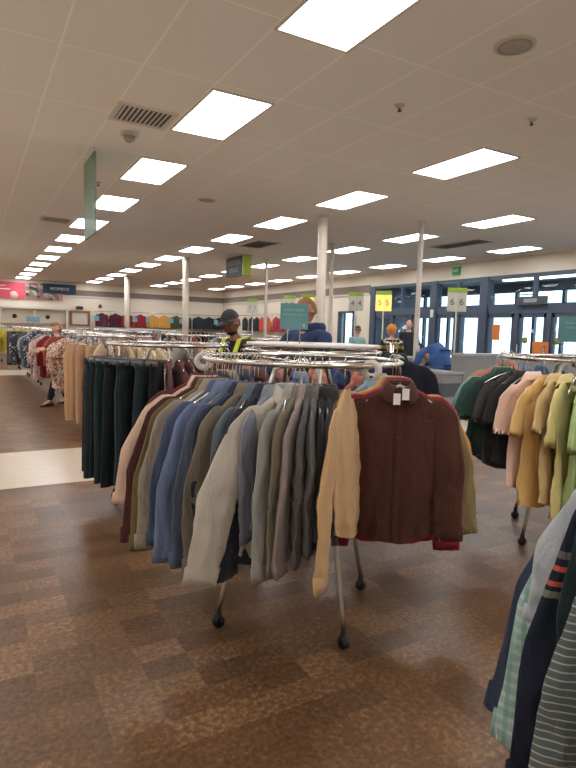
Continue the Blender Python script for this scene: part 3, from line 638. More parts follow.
# ---- right rack ----
C4=(3.90,2.58); rack(*C4,'round chrome rack of short-sleeved shirts at the right edge',R(-47))
M4=[(-112,0,(60,40,44),'plum shirt at the back left of the right-hand rack',dict(L=.92,hw=.27)),
 (-103,2,(206,126,96),'coral shirt whose shoulder shows behind the dark green ones',dict(L=.62,sw=.225,spread=.02,top=-.08)),
 (-94,4,(140,180,162),'pale sea green shirt at the left end of the right-hand rack',dict(L=.80,sw=.235,spread=.12,sl=.3)),
 (-86,2,(30,40,46),'dark navy shirt between the sea green and dark green shirts',dict(L=.78)),
 (-78,0,(56,92,80),'large dark green short-sleeved shirt on the right-hand rack',dict(L=.80,hw=.27)),
 (-66,0,(38,66,58),'bottle green shirt right of the large dark green one',dict(L=.78)),
 (-52,4,(66,60,58),'charcoal brown short-sleeved top on the right-hand rack',dict(L=.82)),
 (-40,0,(46,44,46),'black-grey shirt behind the pink top',dict(L=.78)),
 (-31,-4,(240,200,178),'salmon pink top left of the orange-yellow one',dict(L=.92,sl=.3)),
 (-22,-2,(236,190,108),'orange-yellow top in the middle of the right-hand rack',dict(L=1.02,sl=.3)),
 (-14,0,(218,184,122),'golden tan top between the orange-yellow and pale yellow ones',dict(L=.98)),
 (-6,-4,(224,206,126),'pale yellow top, longest on the right-hand rack',dict(L=1.08,sl=.34)),
 (3,-2,(180,212,132),'lime green top right of the pale yellow one',dict(L=1.05,sl=.36)),
 (11,0,(120,160,90),'leaf green shirt behind the lime green top',dict(L=1.02)),
 (19,0,(172,188,152),'sage green striped top near the right edge',dict(L=.98,sl=.3,pat=('vstripe',((176,188,160),)))),
 (27,0,(96,160,146),'turquoise shirt low behind the sage green top',dict(L=1.02)),
 (35,0,(120,134,152),'grey blue shirt at the right edge of the right-hand rack',dict(L=.84)),
 (44,0,(96,104,124),'dull blue shirt, last at the right edge of the right-hand rack',dict(L=.82)),
 (60,0,(90,90,110),'grey violet shirt on the right of the right-hand rack',dict(L=.8)),
 (-150,0,(60,84,110),'mid blue shirt on the far side of the right-hand rack',dict(L=.7)),
 (-132,0,(110,130,160),'pale blue shirt on the far side of the right-hand rack',dict(L=.7)),
 (-168,0,(48,50,60),'dark shirt on the far side of the right-hand rack',dict(L=.7)),
 (172,0,(120,140,150),'silver blue shirt on the far side of the right-hand rack',dict(L=.7)),
]
for i,(psi,tw,c,lab,kw) in enumerate(M4):
    kw=dict(kw); pat=kw.pop('pat',(None,())); kw.setdefault('sl',.26); kw.setdefault('spread',.05)
    sh=make_shirt(lab,fabric(c,*pat),seed=200+i*1.3,sleeve='short',th=.022,res=.8,cuffs=False,collar=i%3!=0,swing=(rnd.uniform(-.02,.02),)*2,**kw)
    hang(C4,psi,tw+rnd.uniform(-3,3),sh,'clear' if i%2 else 'wire','hanger of the '+short(lab),'hangers on the right-hand rack')
divider(C4,-84,'round pale size divider at the left end of the right-hand rail').rotation_euler=(0,0,math.atan2(-C4[1],-C4[0])+R(-84))
for p in (-58,-46,-36,0,8,24,30): hanger(C4,p,rnd.uniform(-15,15),'wire','empty wire hanger between the tops of the right-hand rack','empty hangers on the right-hand rack')
rack_sign(4.55,3.05,-R(45),['SHORT SLEEVE','KNITS SIZE S'],'teal sign above the right-hand rack, cut by the picture edge',w=.26,h=.22,z=1.47)

# ---- near right rack, cropped by the frame ----
C5=(1.79,.195); rack(*C5,'round chrome rack just outside the lower right corner, hung with striped tops',.2)
def view_psi(deg): # angle in the viewer's frame (180 = left) to psi around C5
    w=R(deg-29.5); return math.degrees(w-math.atan2(-C5[1],-C5[0]))
M5=[(108,(150,134,112),'plaid',((96,70,52),(190,176,150)),'tan and brown plaid shirt at the back of the cropped rack',dict()),
 (117,(58,44,38),None,(),'dark brown shirt behind the knitted one on the cropped rack',dict()),
 (126,(34,38,46),'stripe',((22,25,32),),'black ribbed knit sweater on the cropped rack',dict(spread=.1)),
 (137,(50,62,86),None,(),'navy blue shirt forming the left outline of the cropped rack',dict(spread=.24,sl=.88)),
 (145,(150,184,176),'plaid',((190,214,196),(96,160,150)),'aqua plaid shirt behind the light grey sweater',dict(spread=.20,sl=.86)),
 (152,(168,178,184),None,(),'light grey sweater left of the dark green shirt, cropped rack',dict(spread=.10,sl=.42)),
 (159,(22,30,48),'chest',((90,90,80),(190,70,50),(190,70,50),(110,110,90)),'navy polo with red and grey chest stripes, cropped rack',dict(spread=.12,sl=.82)),
 (165,(24,44,44),None,(),'blackish green shirt between the grey sweater and the striped top',dict(spread=.05)),
 (173,(80,96,98),'stripe',((170,160,142),),'grey top with thin beige stripes nearest the lower right corner',dict(spread=.15,hw=.27,sl=.8,th=.03)),
 (186,(74,82,84),'stripe',((150,145,130),),'darker grey striped top at the right edge of the picture',dict(spread=.12,hw=.28)),
 (200,(60,66,80),None,(),'slate shirt on the near side of the cropped rack',dict()),
]
for i,(a,c,pt,cs,lab,kw) in enumerate(M5):
    kw=dict(kw); kw.setdefault('spread',.05); kw.setdefault('sl',.55)
    sh=make_shirt(lab,fabric(c,pt,cs),seed=300+i*2.1,L=1.02,sw=.21,res=1.2,swing=(0,0),cuffs=pt!='stripe',**kw)
    hang(C5,view_psi(a),rnd.uniform(-3,3),sh,'grey','grey hanger of the '+short(lab),'hangers on the cropped rack')

# ---- racks further off ----
VAR=[]
for i in range(6): VAR.append(simple_shirt_mesh(seed=400+i*3.3,L=.90+.07*(i%3),sleeve='long' if i%2 else 'short',sl=.5 if i%2 else .24,spread=.02,res=.4,th=.025,hw=.21+.02*(i%2),sw=.19))
VP=[pants_mb(500+i*2,L=1.02+.04*i,res=.45,wd=.17,th=.04,flare=1.2).mesh('trousers',fabric((128,128,128))) for i in range(3)]
HW=MB(); q=hook_mb(); HW.add(q.v,q.f); HW.tube([(-.17,0,-.205),(0,0,-.127),(.17,0,-.205)],.004,5); HMESH=HW.mesh('hanger',CHROME)
def put(mesh,m,name,c,psi,tw,label,cat,group,hang_=True,h0=''):
    loc,ph=polar(c,psi); o=link(name,mesh,None,loc,ph+R(tw)); o.material_slots[0].link='OBJECT'; o.material_slots[0].material=m
    tag(o,label,cat,group)
    if hang_:
        h=link('hanger',HMESH,None,loc,ph+R(tw)); tag(h,'wire hanger on the '+h0,'hanger','hangers on the '+h0)
def far_rack(x,y,desc,items,n=13,a0=-115,a1=100,hg=True,rz=0):
    """items: list of (fraction, name, mesh list, materials, label)"""
    rack(x,y,'round chrome rack, the '+desc,rz); c=(x,y)
    for i in range(n):
        t=i/(n-1)
        for lim,name,meshes,ms,lab in items:
            if t<=lim: break
        put(rnd.choice(meshes),ms[i%len(ms)],name,c,a0+(a1-a0)*t,rnd.uniform(-8,8),lab+' on the '+desc,'trousers' if name=='trousers' else 'blouse' if name=='blouse' else 'shirt',lab+' on the '+desc,hg,desc)
        if y<11 and x<3: COL.objects[-1 if not hg else -2]['label']='%s, %s from the left, on the %s'%(lab,ORDS[i],desc.split(' of ')[0].split(' behind ')[0])
TAN=[fabric((204,158,112)),fabric((196,150,106)),fabric((188,146,108))]
FLO=[fabric((214,176,148),'floral',((190,96,60),(236,220,200),(120,90,80))),fabric((226,206,186),'floral',((200,130,110),(150,90,70)))]
FLB=[fabric((206,204,200),'floral',((70,90,130),(60,60,70),(150,170,180))),fabric((150,170,186),'floral',((230,230,226),(50,70,110))),fabric((190,180,160)),fabric((86,120,150)),fabric((60,66,80),'floral',((200,200,200),))]
DK=[fabric((52,58,66)),fabric((40,48,54)),fabric((70,76,86)),fabric((96,96,100))]
YEL=[fabric((216,196,40)),fabric((222,206,60)),fabric((206,180,50))]
CRM=[fabric((214,194,150),'floral',((240,230,200),(190,160,100))),fabric((206,176,140)),fabric((230,214,190),'floral',((180,150,110),))]
RED=[fabric((170,54,46)),fabric((150,40,40)),fabric((196,80,60))]
MIX=[fabric(c) for c in ((110,96,92),(160,140,130),(60,70,90),(150,70,70),(196,180,160),(80,100,90),(206,150,130),(44,44,50),(170,176,186))]
PNK=[fabric((226,190,186),'floral',((180,120,120),(240,230,226))),fabric((206,170,160)),fabric((120,90,90))]
far_rack(1.82,8.35,'tan trousers rack of the left aisle',[(.42,'trousers',VP,TAN,'tan trousers'),(1,'blouse',VAR,CRM,'cream floral blouse')],17,rz=.1)
far_rack(1.93,10.45,'peach floral rack behind the tan trousers',[(1,'blouse',VAR,FLO,'peach and rust floral blouse')],15)
far_rack(1.8,12.8,'pink and red rack, third along the left aisle',[(.3,'blouse',VAR,PNK,'pale pink blouse'),(.5,'blouse',VAR,RED,'red blouse'),(1,'blouse',VAR,FLB,'pale patterned blouse')],14)
far_rack(1.8,15.2,'blue and white rack, fourth along the left aisle',[(1,'blouse',VAR,FLB,'blue and white patterned blouse')],15)
far_rack(1.75,17.6,'grey-blue rack, fifth along the left aisle',[(1,'shirt',VAR,FLB[2:]+DK[2:],'grey blue shirt')],14)
far_rack(1.7,20.4,'dark rack, sixth along the left aisle',[(1,'trousers',VP,DK,'dark trousers')],14,hg=False)
far_rack(1.35,24.2,'yellow rack at the far end of the left aisle',[(1,'shirt',VAR,YEL,'yellow shirt')],12,hg=False)
for i,(x,y,ms,d) in enumerate(((3.9,8.2,CRM,'cream rack behind the man in the cap'),(3.8,10.6,MIX,'mixed rack left of the middle column'),(3.9,13.1,PNK,'pink rack in the middle of the shop'),(3.9,15.7,MIX,'mixed rack beyond the pink one'),(3.9,18.6,FLB,'patterned rack far back in the middle'),(3.9,22.0,MIX,'mixed rack farthest back in the middle'),
      (6.4,11.4,MIX,'rack behind the navy hooded person'),(6.3,14.2,FLB,'patterned rack near the middle column'),(6.4,19.6,RED+DK,'red and dark rack beyond the middle column'),(7.0,22.6,MIX,'far rack by the right of the back wall'),(3.0,26.2,DK,'dark rack close to the back wall'))):
    far_rack(x,y,d,[(1,'shirt',VAR,ms,'hanging shirt')],11,hg=y<14,rz=i*.3)

# straight chrome rack with white top shelf
t=thing('straight_rack','rectangular chrome rail rack with a bluish white shelf, behind the tan trousers','clothes rack',(2.9,11.9,0),-R(12))
fr=MB()
for x in (-.6,.6):
    for y in (-.25,.25): fr.tube([(x,y,.05),(x,y,1.42)],.014,8)
obj('frame',fr,CHROME,t); obj('rail',MB().tube([(-.6,0,1.36),(.6,0,1.36)],.012,8).tube([(-.6,-.25,1.36),(-.6,.25,1.36)],.012,8).tube([(.6,-.25,1.36),(.6,.25,1.36)],.012,8),CHROME,t)
obj('shelf',MB().box((-.62,-.27,1.42),(.62,.27,1.45)),mat('shelf_reflection_tint',(216,228,238),.2),t,smooth=False)  # bluish tint puts a window reflection into the shelf colour
obj('foot',MB().box((-.62,-.27,0),(-.58,.27,.05)).box((.58,-.27,0),(.62,.27,.05)),STEEL,t,smooth=False)
for k in range(10):
    o=link('blouse',VAR[k%6],None,(0,0,0)); o.material_slots[0].link='OBJECT'; o.material_slots[0].material=(CRM+RED)[k%6]
    a=-R(12); lx=-.5+k*.11; o.location=(2.9+lx*math.cos(a),11.9+lx*math.sin(a),1.372); o.rotation_euler=(0,0,a+PI/2); tag(o,'small blouse hanging on the straight rack with the white shelf','blouse','blouses on the straight rack')

# ---------------- back wall jackets ----------------
JK=[simple_shirt_mesh(seed=600+i,L=.82,sleeve='long',sl=.6,spread=.02,res=.5,th=.05,hw=.27,sw=.24,hemc=0) for i in range(3)]
wallj=[(6.03,(100,40,60),'plum'),(6.73,(84,36,48),'dark maroon'),(7.35,(176,34,44),'bright red, left of the column'),(8.05,(178,36,46),'bright red, right of the column'),(8.7,(220,150,50),'amber, left one'),(9.38,(224,154,54),'amber, right one'),(10.05,(86,84,54),'olive'),(10.6,(70,74,56),'dark olive'),(11.36,(40,50,54),'black-green'),(12.0,(38,46,52),'black'),(12.65,(34,42,50),'blue-black, in the corner')]
TEALP=mat('teal_price_card',(110,170,186),.6)
t=thing('wall_rail','long chrome wall rail carrying the jackets along the back wall','rail',(9.4,Y1-.32,0))
obj('rail',MB().tube([(-3.7,0,2.24),(3.5,0,2.24)],.015,8).tube([(-3.7,0,1.36),(3.5,0,1.36)],.02,8),CHROME,t)
br=MB()
for x in (-3.6,-1.8,0,1.8,3.4): br.tube([(x,0,2.24),(x,.3,2.24)],.012,6).tube([(x,0,1.36),(x,.3,1.36)],.012,6)
obj('bracket',br,STEEL,t)
for i,(x,c,lab) in enumerate(wallj):
    h=link('hanger',HMESH,None,(x,Y1-.32,2.255),0); tag(h,'wire hanger on the back wall jacket rail','hanger','hangers on the back wall jacket rail'); o=link('jacket',JK[i%3],None,(x,Y1-.32,2.255),0); o.material_slots[0].link='OBJECT'; o.material_slots[0].material=fabric(c); tag(o,'jacket displayed high on the back wall, '+lab,'jacket','jackets on the back wall')
for i,(x,nm) in enumerate(((5.72,'left of the plum jacket'),(7.7,'between the two bright red jackets'),(8.42,'right of the second red jacket'),(9.7,'by the amber jackets'),(10.3,'under the olive jackets'),(12.35,'between the black jackets'))):
    o=obj('price_card',MB().box((-.13,-.01,-.13),(.13,.01,.13)),TEALP,loc=(x,Y1-.5,1.85),smooth=False); tag(o,'pale teal price card '+nm,'price card')
    o2=obj('clip',MB().tube([(0,.0,.13),(0,.14,.39)],.004,6),STEEL,o)
LOW=[fabric(c) for c in ((60,56,60),(90,40,44),(150,80,70),(40,60,70),(80,110,100),(196,80,50),(50,50,56),(110,100,96))]
for i in range(26):
    o=link('shirt',VAR[i%6],None,(5.9+i*.26,Y1-.32,1.385),PI/2+rnd.uniform(-.1,.1)); o.material_slots[0].link='OBJECT'; o.material_slots[0].material=LOW[rnd.randrange(8)]; tag(o,'shirt on the lower rail of the back wall','shirt','shirts on the lower back wall rail')
t=thing('wall_rail','long chrome wall rail on the right wall beyond the doorway','rail',(X1-.3,25,0))
obj('rail',MB().tube([(0,-4.6,2.24),(0,3,2.24)],.015,8),CHROME,t); br=MB()
for y in (-4.4,-2,0,2.6): br.tube([(0,y,2.24),(.3,y,2.24)],.012,6)
obj('bracket',br,STEEL,t)
for i,(y,c,lab) in enumerate(((27.3,(34,40,52),'navy black, first from the corner'),(26.5,(32,38,48),'midnight blue, behind the cap'),(25.9,(36,40,50),'ink blue'),(25.3,(226,70,48),'orange-red, left one'),(24.7,(224,90,50),'orange-red, right one'),(23.8,(190,40,60),'crimson, left one'),(23.2,(180,34,50),'crimson, right one'),(22.4,(214,60,60),'scarlet, behind the teal sign'),(21.7,(206,56,60),'scarlet, right of the teal sign'))):
    h=link('hanger',HMESH,None,(X1-.3,y,2.255),-PI/2); tag(h,'wire hanger on the right wall jacket rail','hanger','hangers on the right wall jacket rail'); o=link('jacket',JK[i%3],None,(X1-.3,y,2.255),-PI/2); o.material_slots[0].link='OBJECT'; o.material_slots[0].material=fabric(c); tag(o,'jacket displayed high on the right wall, '+lab,'jacket','jackets on the right wall')
# back wall alcove, brown window frame, small signs
t=thing('shelf_unit','pale open shelving frame on the back wall below the pink banner','shelving',(1.0,Y1-.4,0))
fr=MB()
for x in (-2.2,.3,1.8,3.3): fr.box((x-.04,0,0),(x+.04,.35,2.25))
fr.box((-2.2,0,2.2),(3.3,.38,2.28)); obj('frame',fr,ALUM,t,smooth=False)
sh=MB()
for z in (.5,1.0,1.5): sh.box((-2.16,.02,z),(3.26,.36,z+.03))
obj('shelf',sh,ALUM,t,smooth=False)
for x,l in ((1.05,'left'),(2.6,'right')):
    o=obj('wall_speaker',MB().lathe([(.001,-.11),(.08,-.09),(.11,0),(.08,.09),(.001,.11)],n=18,cap=(False,False)),BLACKP,loc=(.9+x*.95,Y1-.55,1.83)); tag(o,'small black round speaker on the pale shelving, '+l+' one','speaker'); 
o=obj('rack_card',MB().box((-.3,-.01,-.12),(.3,.01,.12)),TEALP,loc=(2.7,Y1-.6,1.7),smooth=False); tag(o,'light blue card on the pale shelving','sign'); obj('string',MB().tube([(0,0,.1),(0,.15,.54)],.004,6),STEEL,o)
t=thing('framed_window','brown wooden framed opening in the back wall right of the shelving','window',(4.98,Y1-.06,1.44)); fr=MB()
fr.box((-.5,-.03,0),(-.38,.05,.78)).box((.38,-.03,0),(.5,.05,.78)).box((-.38,-.03,.66),(.38,.05,.78)).box((-.38,-.03,0),(.38,.05,.08))
obj('frame',fr,mat('brown_wood',(140,98,62),.5,noise_amt=.15,nscale=12),t,smooth=False); obj('pane',MB().box((-.38,.02,.08),(.38,.03,.66)),mat('pale_opaque_pane',(205,200,185),.3),t,smooth=False)  # pane is opaque, in one pale colour
o=obj('wall_sign',MB().box((-.17,-.02,-.08),(.17,.02,.08)),NAVY,loc=(4.97,Y1-.04,2.36),smooth=False); tag(o,'small dark sign above the brown framed opening','sign')
o=obj('alarm_bell',MB().lathe([(.09,0),(.09,.04),(.03,.07)],n=18),mat('alarm_red',(120,40,36),.5),loc=(6.0,Y1-.02,2.5)); o.rotation_euler=(PI/2,0,0); tag(o,'small dark red fire alarm high on the back wall','alarm')
# exit sign on header
t=thing('exit_sign','small green exit sign on the header above the storefront','sign',(X1-.08,12.7,3.33)); obj('housing',MB().box((0,-.14,0),(.07,.14,.25)),mat('exit_green',(44,120,72),.5,emit=(40,150,80),es=.25),t,smooth=False)
lettering('EXIT',.1,WT,t,(-.003,0,.125),(PI/2,0,-PI/2))
# stickers & posters on the doors
OR=mat('orange_poster',(226,128,58),.7); OLV=mat('olive_sticker',(150,150,70),.6)
for y,z,w,h,m,nm,lab in ((11.08,1.62,.13,.22,OR,'poster','orange poster on the narrow door pane left of the entrance'),(9.62,1.2,.24,.2,OR,'poster','orange poster low between the two entrance doors')):
    o=obj(nm,MB().box((-.004,-w,-h),(.004,w,h)),m,loc=(X1-.03,y,z),smooth=False); tag(o,lab,'poster')
for y,l in ((10.15,'left'),(9.2,'right')):
    o=obj('sticker',MB().lathe([(.09,0),(.09,.004)],n=24),OLV,loc=(X1+.03,y,1.42)); o.rotation_euler=(0,-PI/2,0); tag(o,'round olive sticker on the %s entrance door'%l,'sticker')
t=thing('door_counter','small dark box mounted above the entrance doors','sensor',(X1-.12,9.95,2.36)); obj('housing',MB().box((0,-.45,0),(.1,.45,.22)),mat('grey_sensor',(72,78,84),.5),t,smooth=False); obj('lens',MB().box((-.01,-.2,.06),(0,.2,.16)),mat('pale_lens',(150,150,150),.3),t,smooth=False)
o=obj('thermostat',MB().box((-.03,-.06,0),(0,.06,.25)),WHITE,loc=(X1-.07,13.62,2.05),smooth=False); tag(o,'small white device on the dark pillar between the window bays','sensor')

# ---------------- checkouts ----------------
CG=mat('grey_counter_laminate',(132,132,130),.5,noise_amt=.03); CD=mat('dark_counter_band',(72,76,82),.5); CT=mat('counter_top',(160,160,156),.35)
def panel(x0,x1,y0,y1,h,lab):
    t=thing('checkout_counter',lab,'counter',((x0+x1)/2,(y0+y1)/2,0)); a=(x1-x0)/2; b=(y1-y0)/2
    obj('cabinet',MB().box((-a,-b,0),(a,b,h-.04)),CG,t,smooth=False); obj('band',MB().box((-a-.004,-b-.006,h*.0+.42),(a+.004,b+.006,.66)),CD,t,smooth=False)
    obj('worktop',MB().box((-a-.02,-b-.02,h-.04),(a+.02,b+.02,h)),CT,t,smooth=False); obj('kickboard',MB().box((-a-.003,-b-.003,0),(a+.003,b+.003,.1)),CD,t,smooth=False)
panel(7.6,12.2,7.15,7.45,1.18,'tall grey checkout screen with a dark band, behind the right-hand rack')
panel(7.15,7.58,7.15,9.0,.86,'low grey checkout counter where the person in blue leans')
panel(8.0,10.6,10.0,10.9,.95,'grey checkout counter under the yellow number five sign')
panel(8.0,10.6,12.5,13.4,.95,'grey checkout counter under the number four sign')
panel(8.0,10.6,15.0,15.9,.95,'grey checkout counter under the yellow sign behind the teal one')
LITY=mat('lit_yellow_sign',(240,210,110),.5,emit=(255,215,110),es=.75); UNL=mat('unlit_lane_sign',(196,192,180),.5); LG=mat('lime_sign_cap',(140,170,60),.5); DG=mat('dark_digit',(70,72,66),.6)
def lane_sign(y,digit,lit,lab,x=9.0,z0=2.0,base=1.0):
    t=thing('lane_sign',lab,'sign',(x,y,base),R(-42)); z=z0-base
    obj('pole',MB().tube([(0,0,0),(0,0,z)],.02,10).lathe([(.07,0),(.07,.02)],n=16),STEEL,t)
    for s in (-1,1):
        p=obj('panel',MB().box((-.2,-.015,0),(.0,.015,.40)) if s<0 else MB().box((0,-.015,0),(.2,.015,.40)),LITY if lit else UNL,t,loc=(0,0,z),rz=-s*R(14),smooth=False)
        lettering(digit,.2,DG,p,(s*.1,-.018,.2)); obj('cap',MB().box((-.2,-.02,.40),(0,.02,.5)) if s<0 else MB().box((0,-.02,.40),(.2,.02,.5)),LG,p,smooth=False)
lane_sign(8.76,'6',0,'white lane sign number 6 with a green top',base=0)
lane_sign(11.2,'5',1,'lit yellow lane sign number 5 with a green top',z0=2.05,base=0)
lane_sign(12.35,'4',0,'white lane sign number 4, left of the lit number 5',z0=2.07,base=.95 if 0 else 0)
lane_sign(14.85,'3',1,'lit yellow lane sign half hidden by the teal sleeve sign',z0=2.12,base=0)
lane_sign(15.95,'2',0,'white lane sign mostly behind the teal sleeve sign',z0=2.12,base=0)
lane_sign(18.7,'1',0,'white lane sign number 1 near the cap of the man',z0=2.1,base=0)
# things on the counters
t=thing('card_terminal','dark card terminal on the counter under the number five sign','terminal',(8.3,10.3,.95)); obj('screen',MB().box((-.12,-.03,.05),(.12,.0,.28)),BLACKP,t,smooth=False); obj('base',MB().box((-.08,-.08,0),(.08,.08,.05)),BLACKP,t,smooth=False)
o=obj('box',MB().box((-.14,-.12,0),(.14,.12,.26)),mat('orange_card_box',(206,110,66),.7),loc=(8.1,10.15,.95),smooth=False)
tag(o,'orange cardboard box on the counter beside the orange beanie','box')

# ---------------- people ----------------
def skin_mesh(V,E,rad,sub=2,root=0):
    me=bpy.data.meshes.new('sk'); me.from_pydata([v for v in V],E,[]); o=bpy.data.objects.new('sk',me); COL.objects.link(o)
    o.modifiers.new('s','SKIN'); m2=o.modifiers.new('u','SUBSURF'); m2.levels=sub; m2.render_levels=sub
    if not me.skin_vertices: pass
    for i,sv in enumerate(me.skin_vertices[0].data):
        r=rad[i]; sv.radius=(r,r) if not isinstance(r,tuple) else r; sv.use_root=(i==root)
    bpy.context.view_layer.update()
    r=bpy.data.meshes.new_from_object(o.evaluated_get(bpy.context.evaluated_depsgraph_get())); bpy.data.objects.remove(o)
    mb=MB(); mb.add([tuple(v.co) for v in r.vertices],[tuple(p.vertices) for p in r.polygons]); bpy.data.meshes.remove(r); return mb
def chain(pts): return [(i,i+1) for i in range(len(pts)-1)]
def head_mb(c,rot,sc=1.0):
    """head looking along local -Y"""
    V=[];n,m=28,22; L=[]
    for j in range(m+1):
        th=PI*j/m; z=math.cos(th); r=math.sin(th); lp=[]
        for k in range(n):
            a=2*PI*k/n; x=r*math.cos(a); y=r*math.sin(a)
            X=x*.076; Y=y*.095; Z=z*.118
            if z<-.1: X*=1-.32*(-z-.1); Y=Y*(1-.15*(-z))-.012*(-z)
            if y<0:
                f=max(0,-y)**6*math.exp(-(x/.22)**2)
                Y-=.024*f*math.exp(-((z+.18)/.16)**2)*(1.0)            # nose
                Y-=.006*math.exp(-((z-.16)/.08)**2)*max(0,-y)**2        # brow
                Y+=.008*math.exp(-((z-.02)/.09)**2)*max(0,-y)**2*math.exp(-((abs(x)-.36)/.16)**2) # eye sockets
                Y-=.007*f*math.exp(-((z+.5)/.07)**2)                    # lips
                Y-=.009*f*math.exp(-((z+.8)/.12)**2)
            lp.append((X,Y,Z))
        L.append(lp)
    mb=MB().loops(L)
    for s in (-1,1): mb.lathe([(.001,-.012),(.018,-.01),(.024,0),(.018,.01),(.001,.012)],(s*.078,.008,-.012),10,cap=(False,False))
    M_=Matrix.Translation(Vector(c))@rot@Matrix.Scale(sc,4)
    mb.v=[tuple(M_@Vector(v)) for v in mb.v]; return mb,M_
def shell(M_,m,name,parent,cond,grow=1.08,dz=0):
    """hair: outer skull shell cut by a condition on unit coordinates"""
    n,k=28,18; mb=MB(); V=[];F=[]
    for j in range(k+1):
        th=PI*j/k
        for i in range(n):
            a=2*PI*i/n; x,y,z=math.sin(th)*math.cos(a),math.sin(th)*math.sin(a),math.cos(th)
            g=grow*(1+.03*nz(x*5,y*5,z*5)); V.append(((x*.078*g,y*.097*g,z*.12*g+dz),(x,y,z)))
    for j in range(k):
        for i in range(n):
            q=(j*n+i,j*n+(i+1)%n,(j+1)*n+(i+1)%n,(j+1)*n+i)
            if all(cond(*V[t][1]) for t in q): F.append(q)
    mb.add([tuple(M_@Vector(v[0])) for v in V],F); return obj(name,mb,m,parent)
def hand_mb(w,d,side=1,up=Vector((0,0,1))):
    """palm from wrist w along direction d with five curled fingers"""
    d=Vector(d).normalized(); s=d.cross(up).normalized() if abs(d.dot(up))<.95 else Vector((1,0,0)); nrm=s.cross(d); w=Vector(w)
    mb=MB(); mb.tube([w,w+d*.03,w+d*.075,w+d*.095],[.022,.034,.038,.03],10)
    for i,(o,l) in enumerate(((-.027,.065),(-.009,.075),(.009,.070),(.027,.055))):
        b=w+d*.085+s*o; mb.tube([b,b+d*l*.45-nrm*.006,b+d*l*.8-nrm*.022,b+d*l*.95-nrm*.04],[.009,.0085,.008,.006],8)
    b=w+d*.03-s*.03*side; mb.tube([b,b+d*.03-s*.022*side,b+d*.055-s*.024*side-nrm*.012],[.012,.010,.007],8); return mb
SKIN={'dark':mat('skin_brown',(134,84,62),.5,noise_amt=.05),'tan':mat('skin_tan',(186,136,108),.5,noise_amt=.05),'light':mat('skin_light',(214,168,144),.5,noise_amt=.05)}
EYEW=mat('eye_white',(225,220,210),.3); EYED=mat('eye_dark',(30,22,18),.2); LIP=mat('lip',(150,84,76),.5)
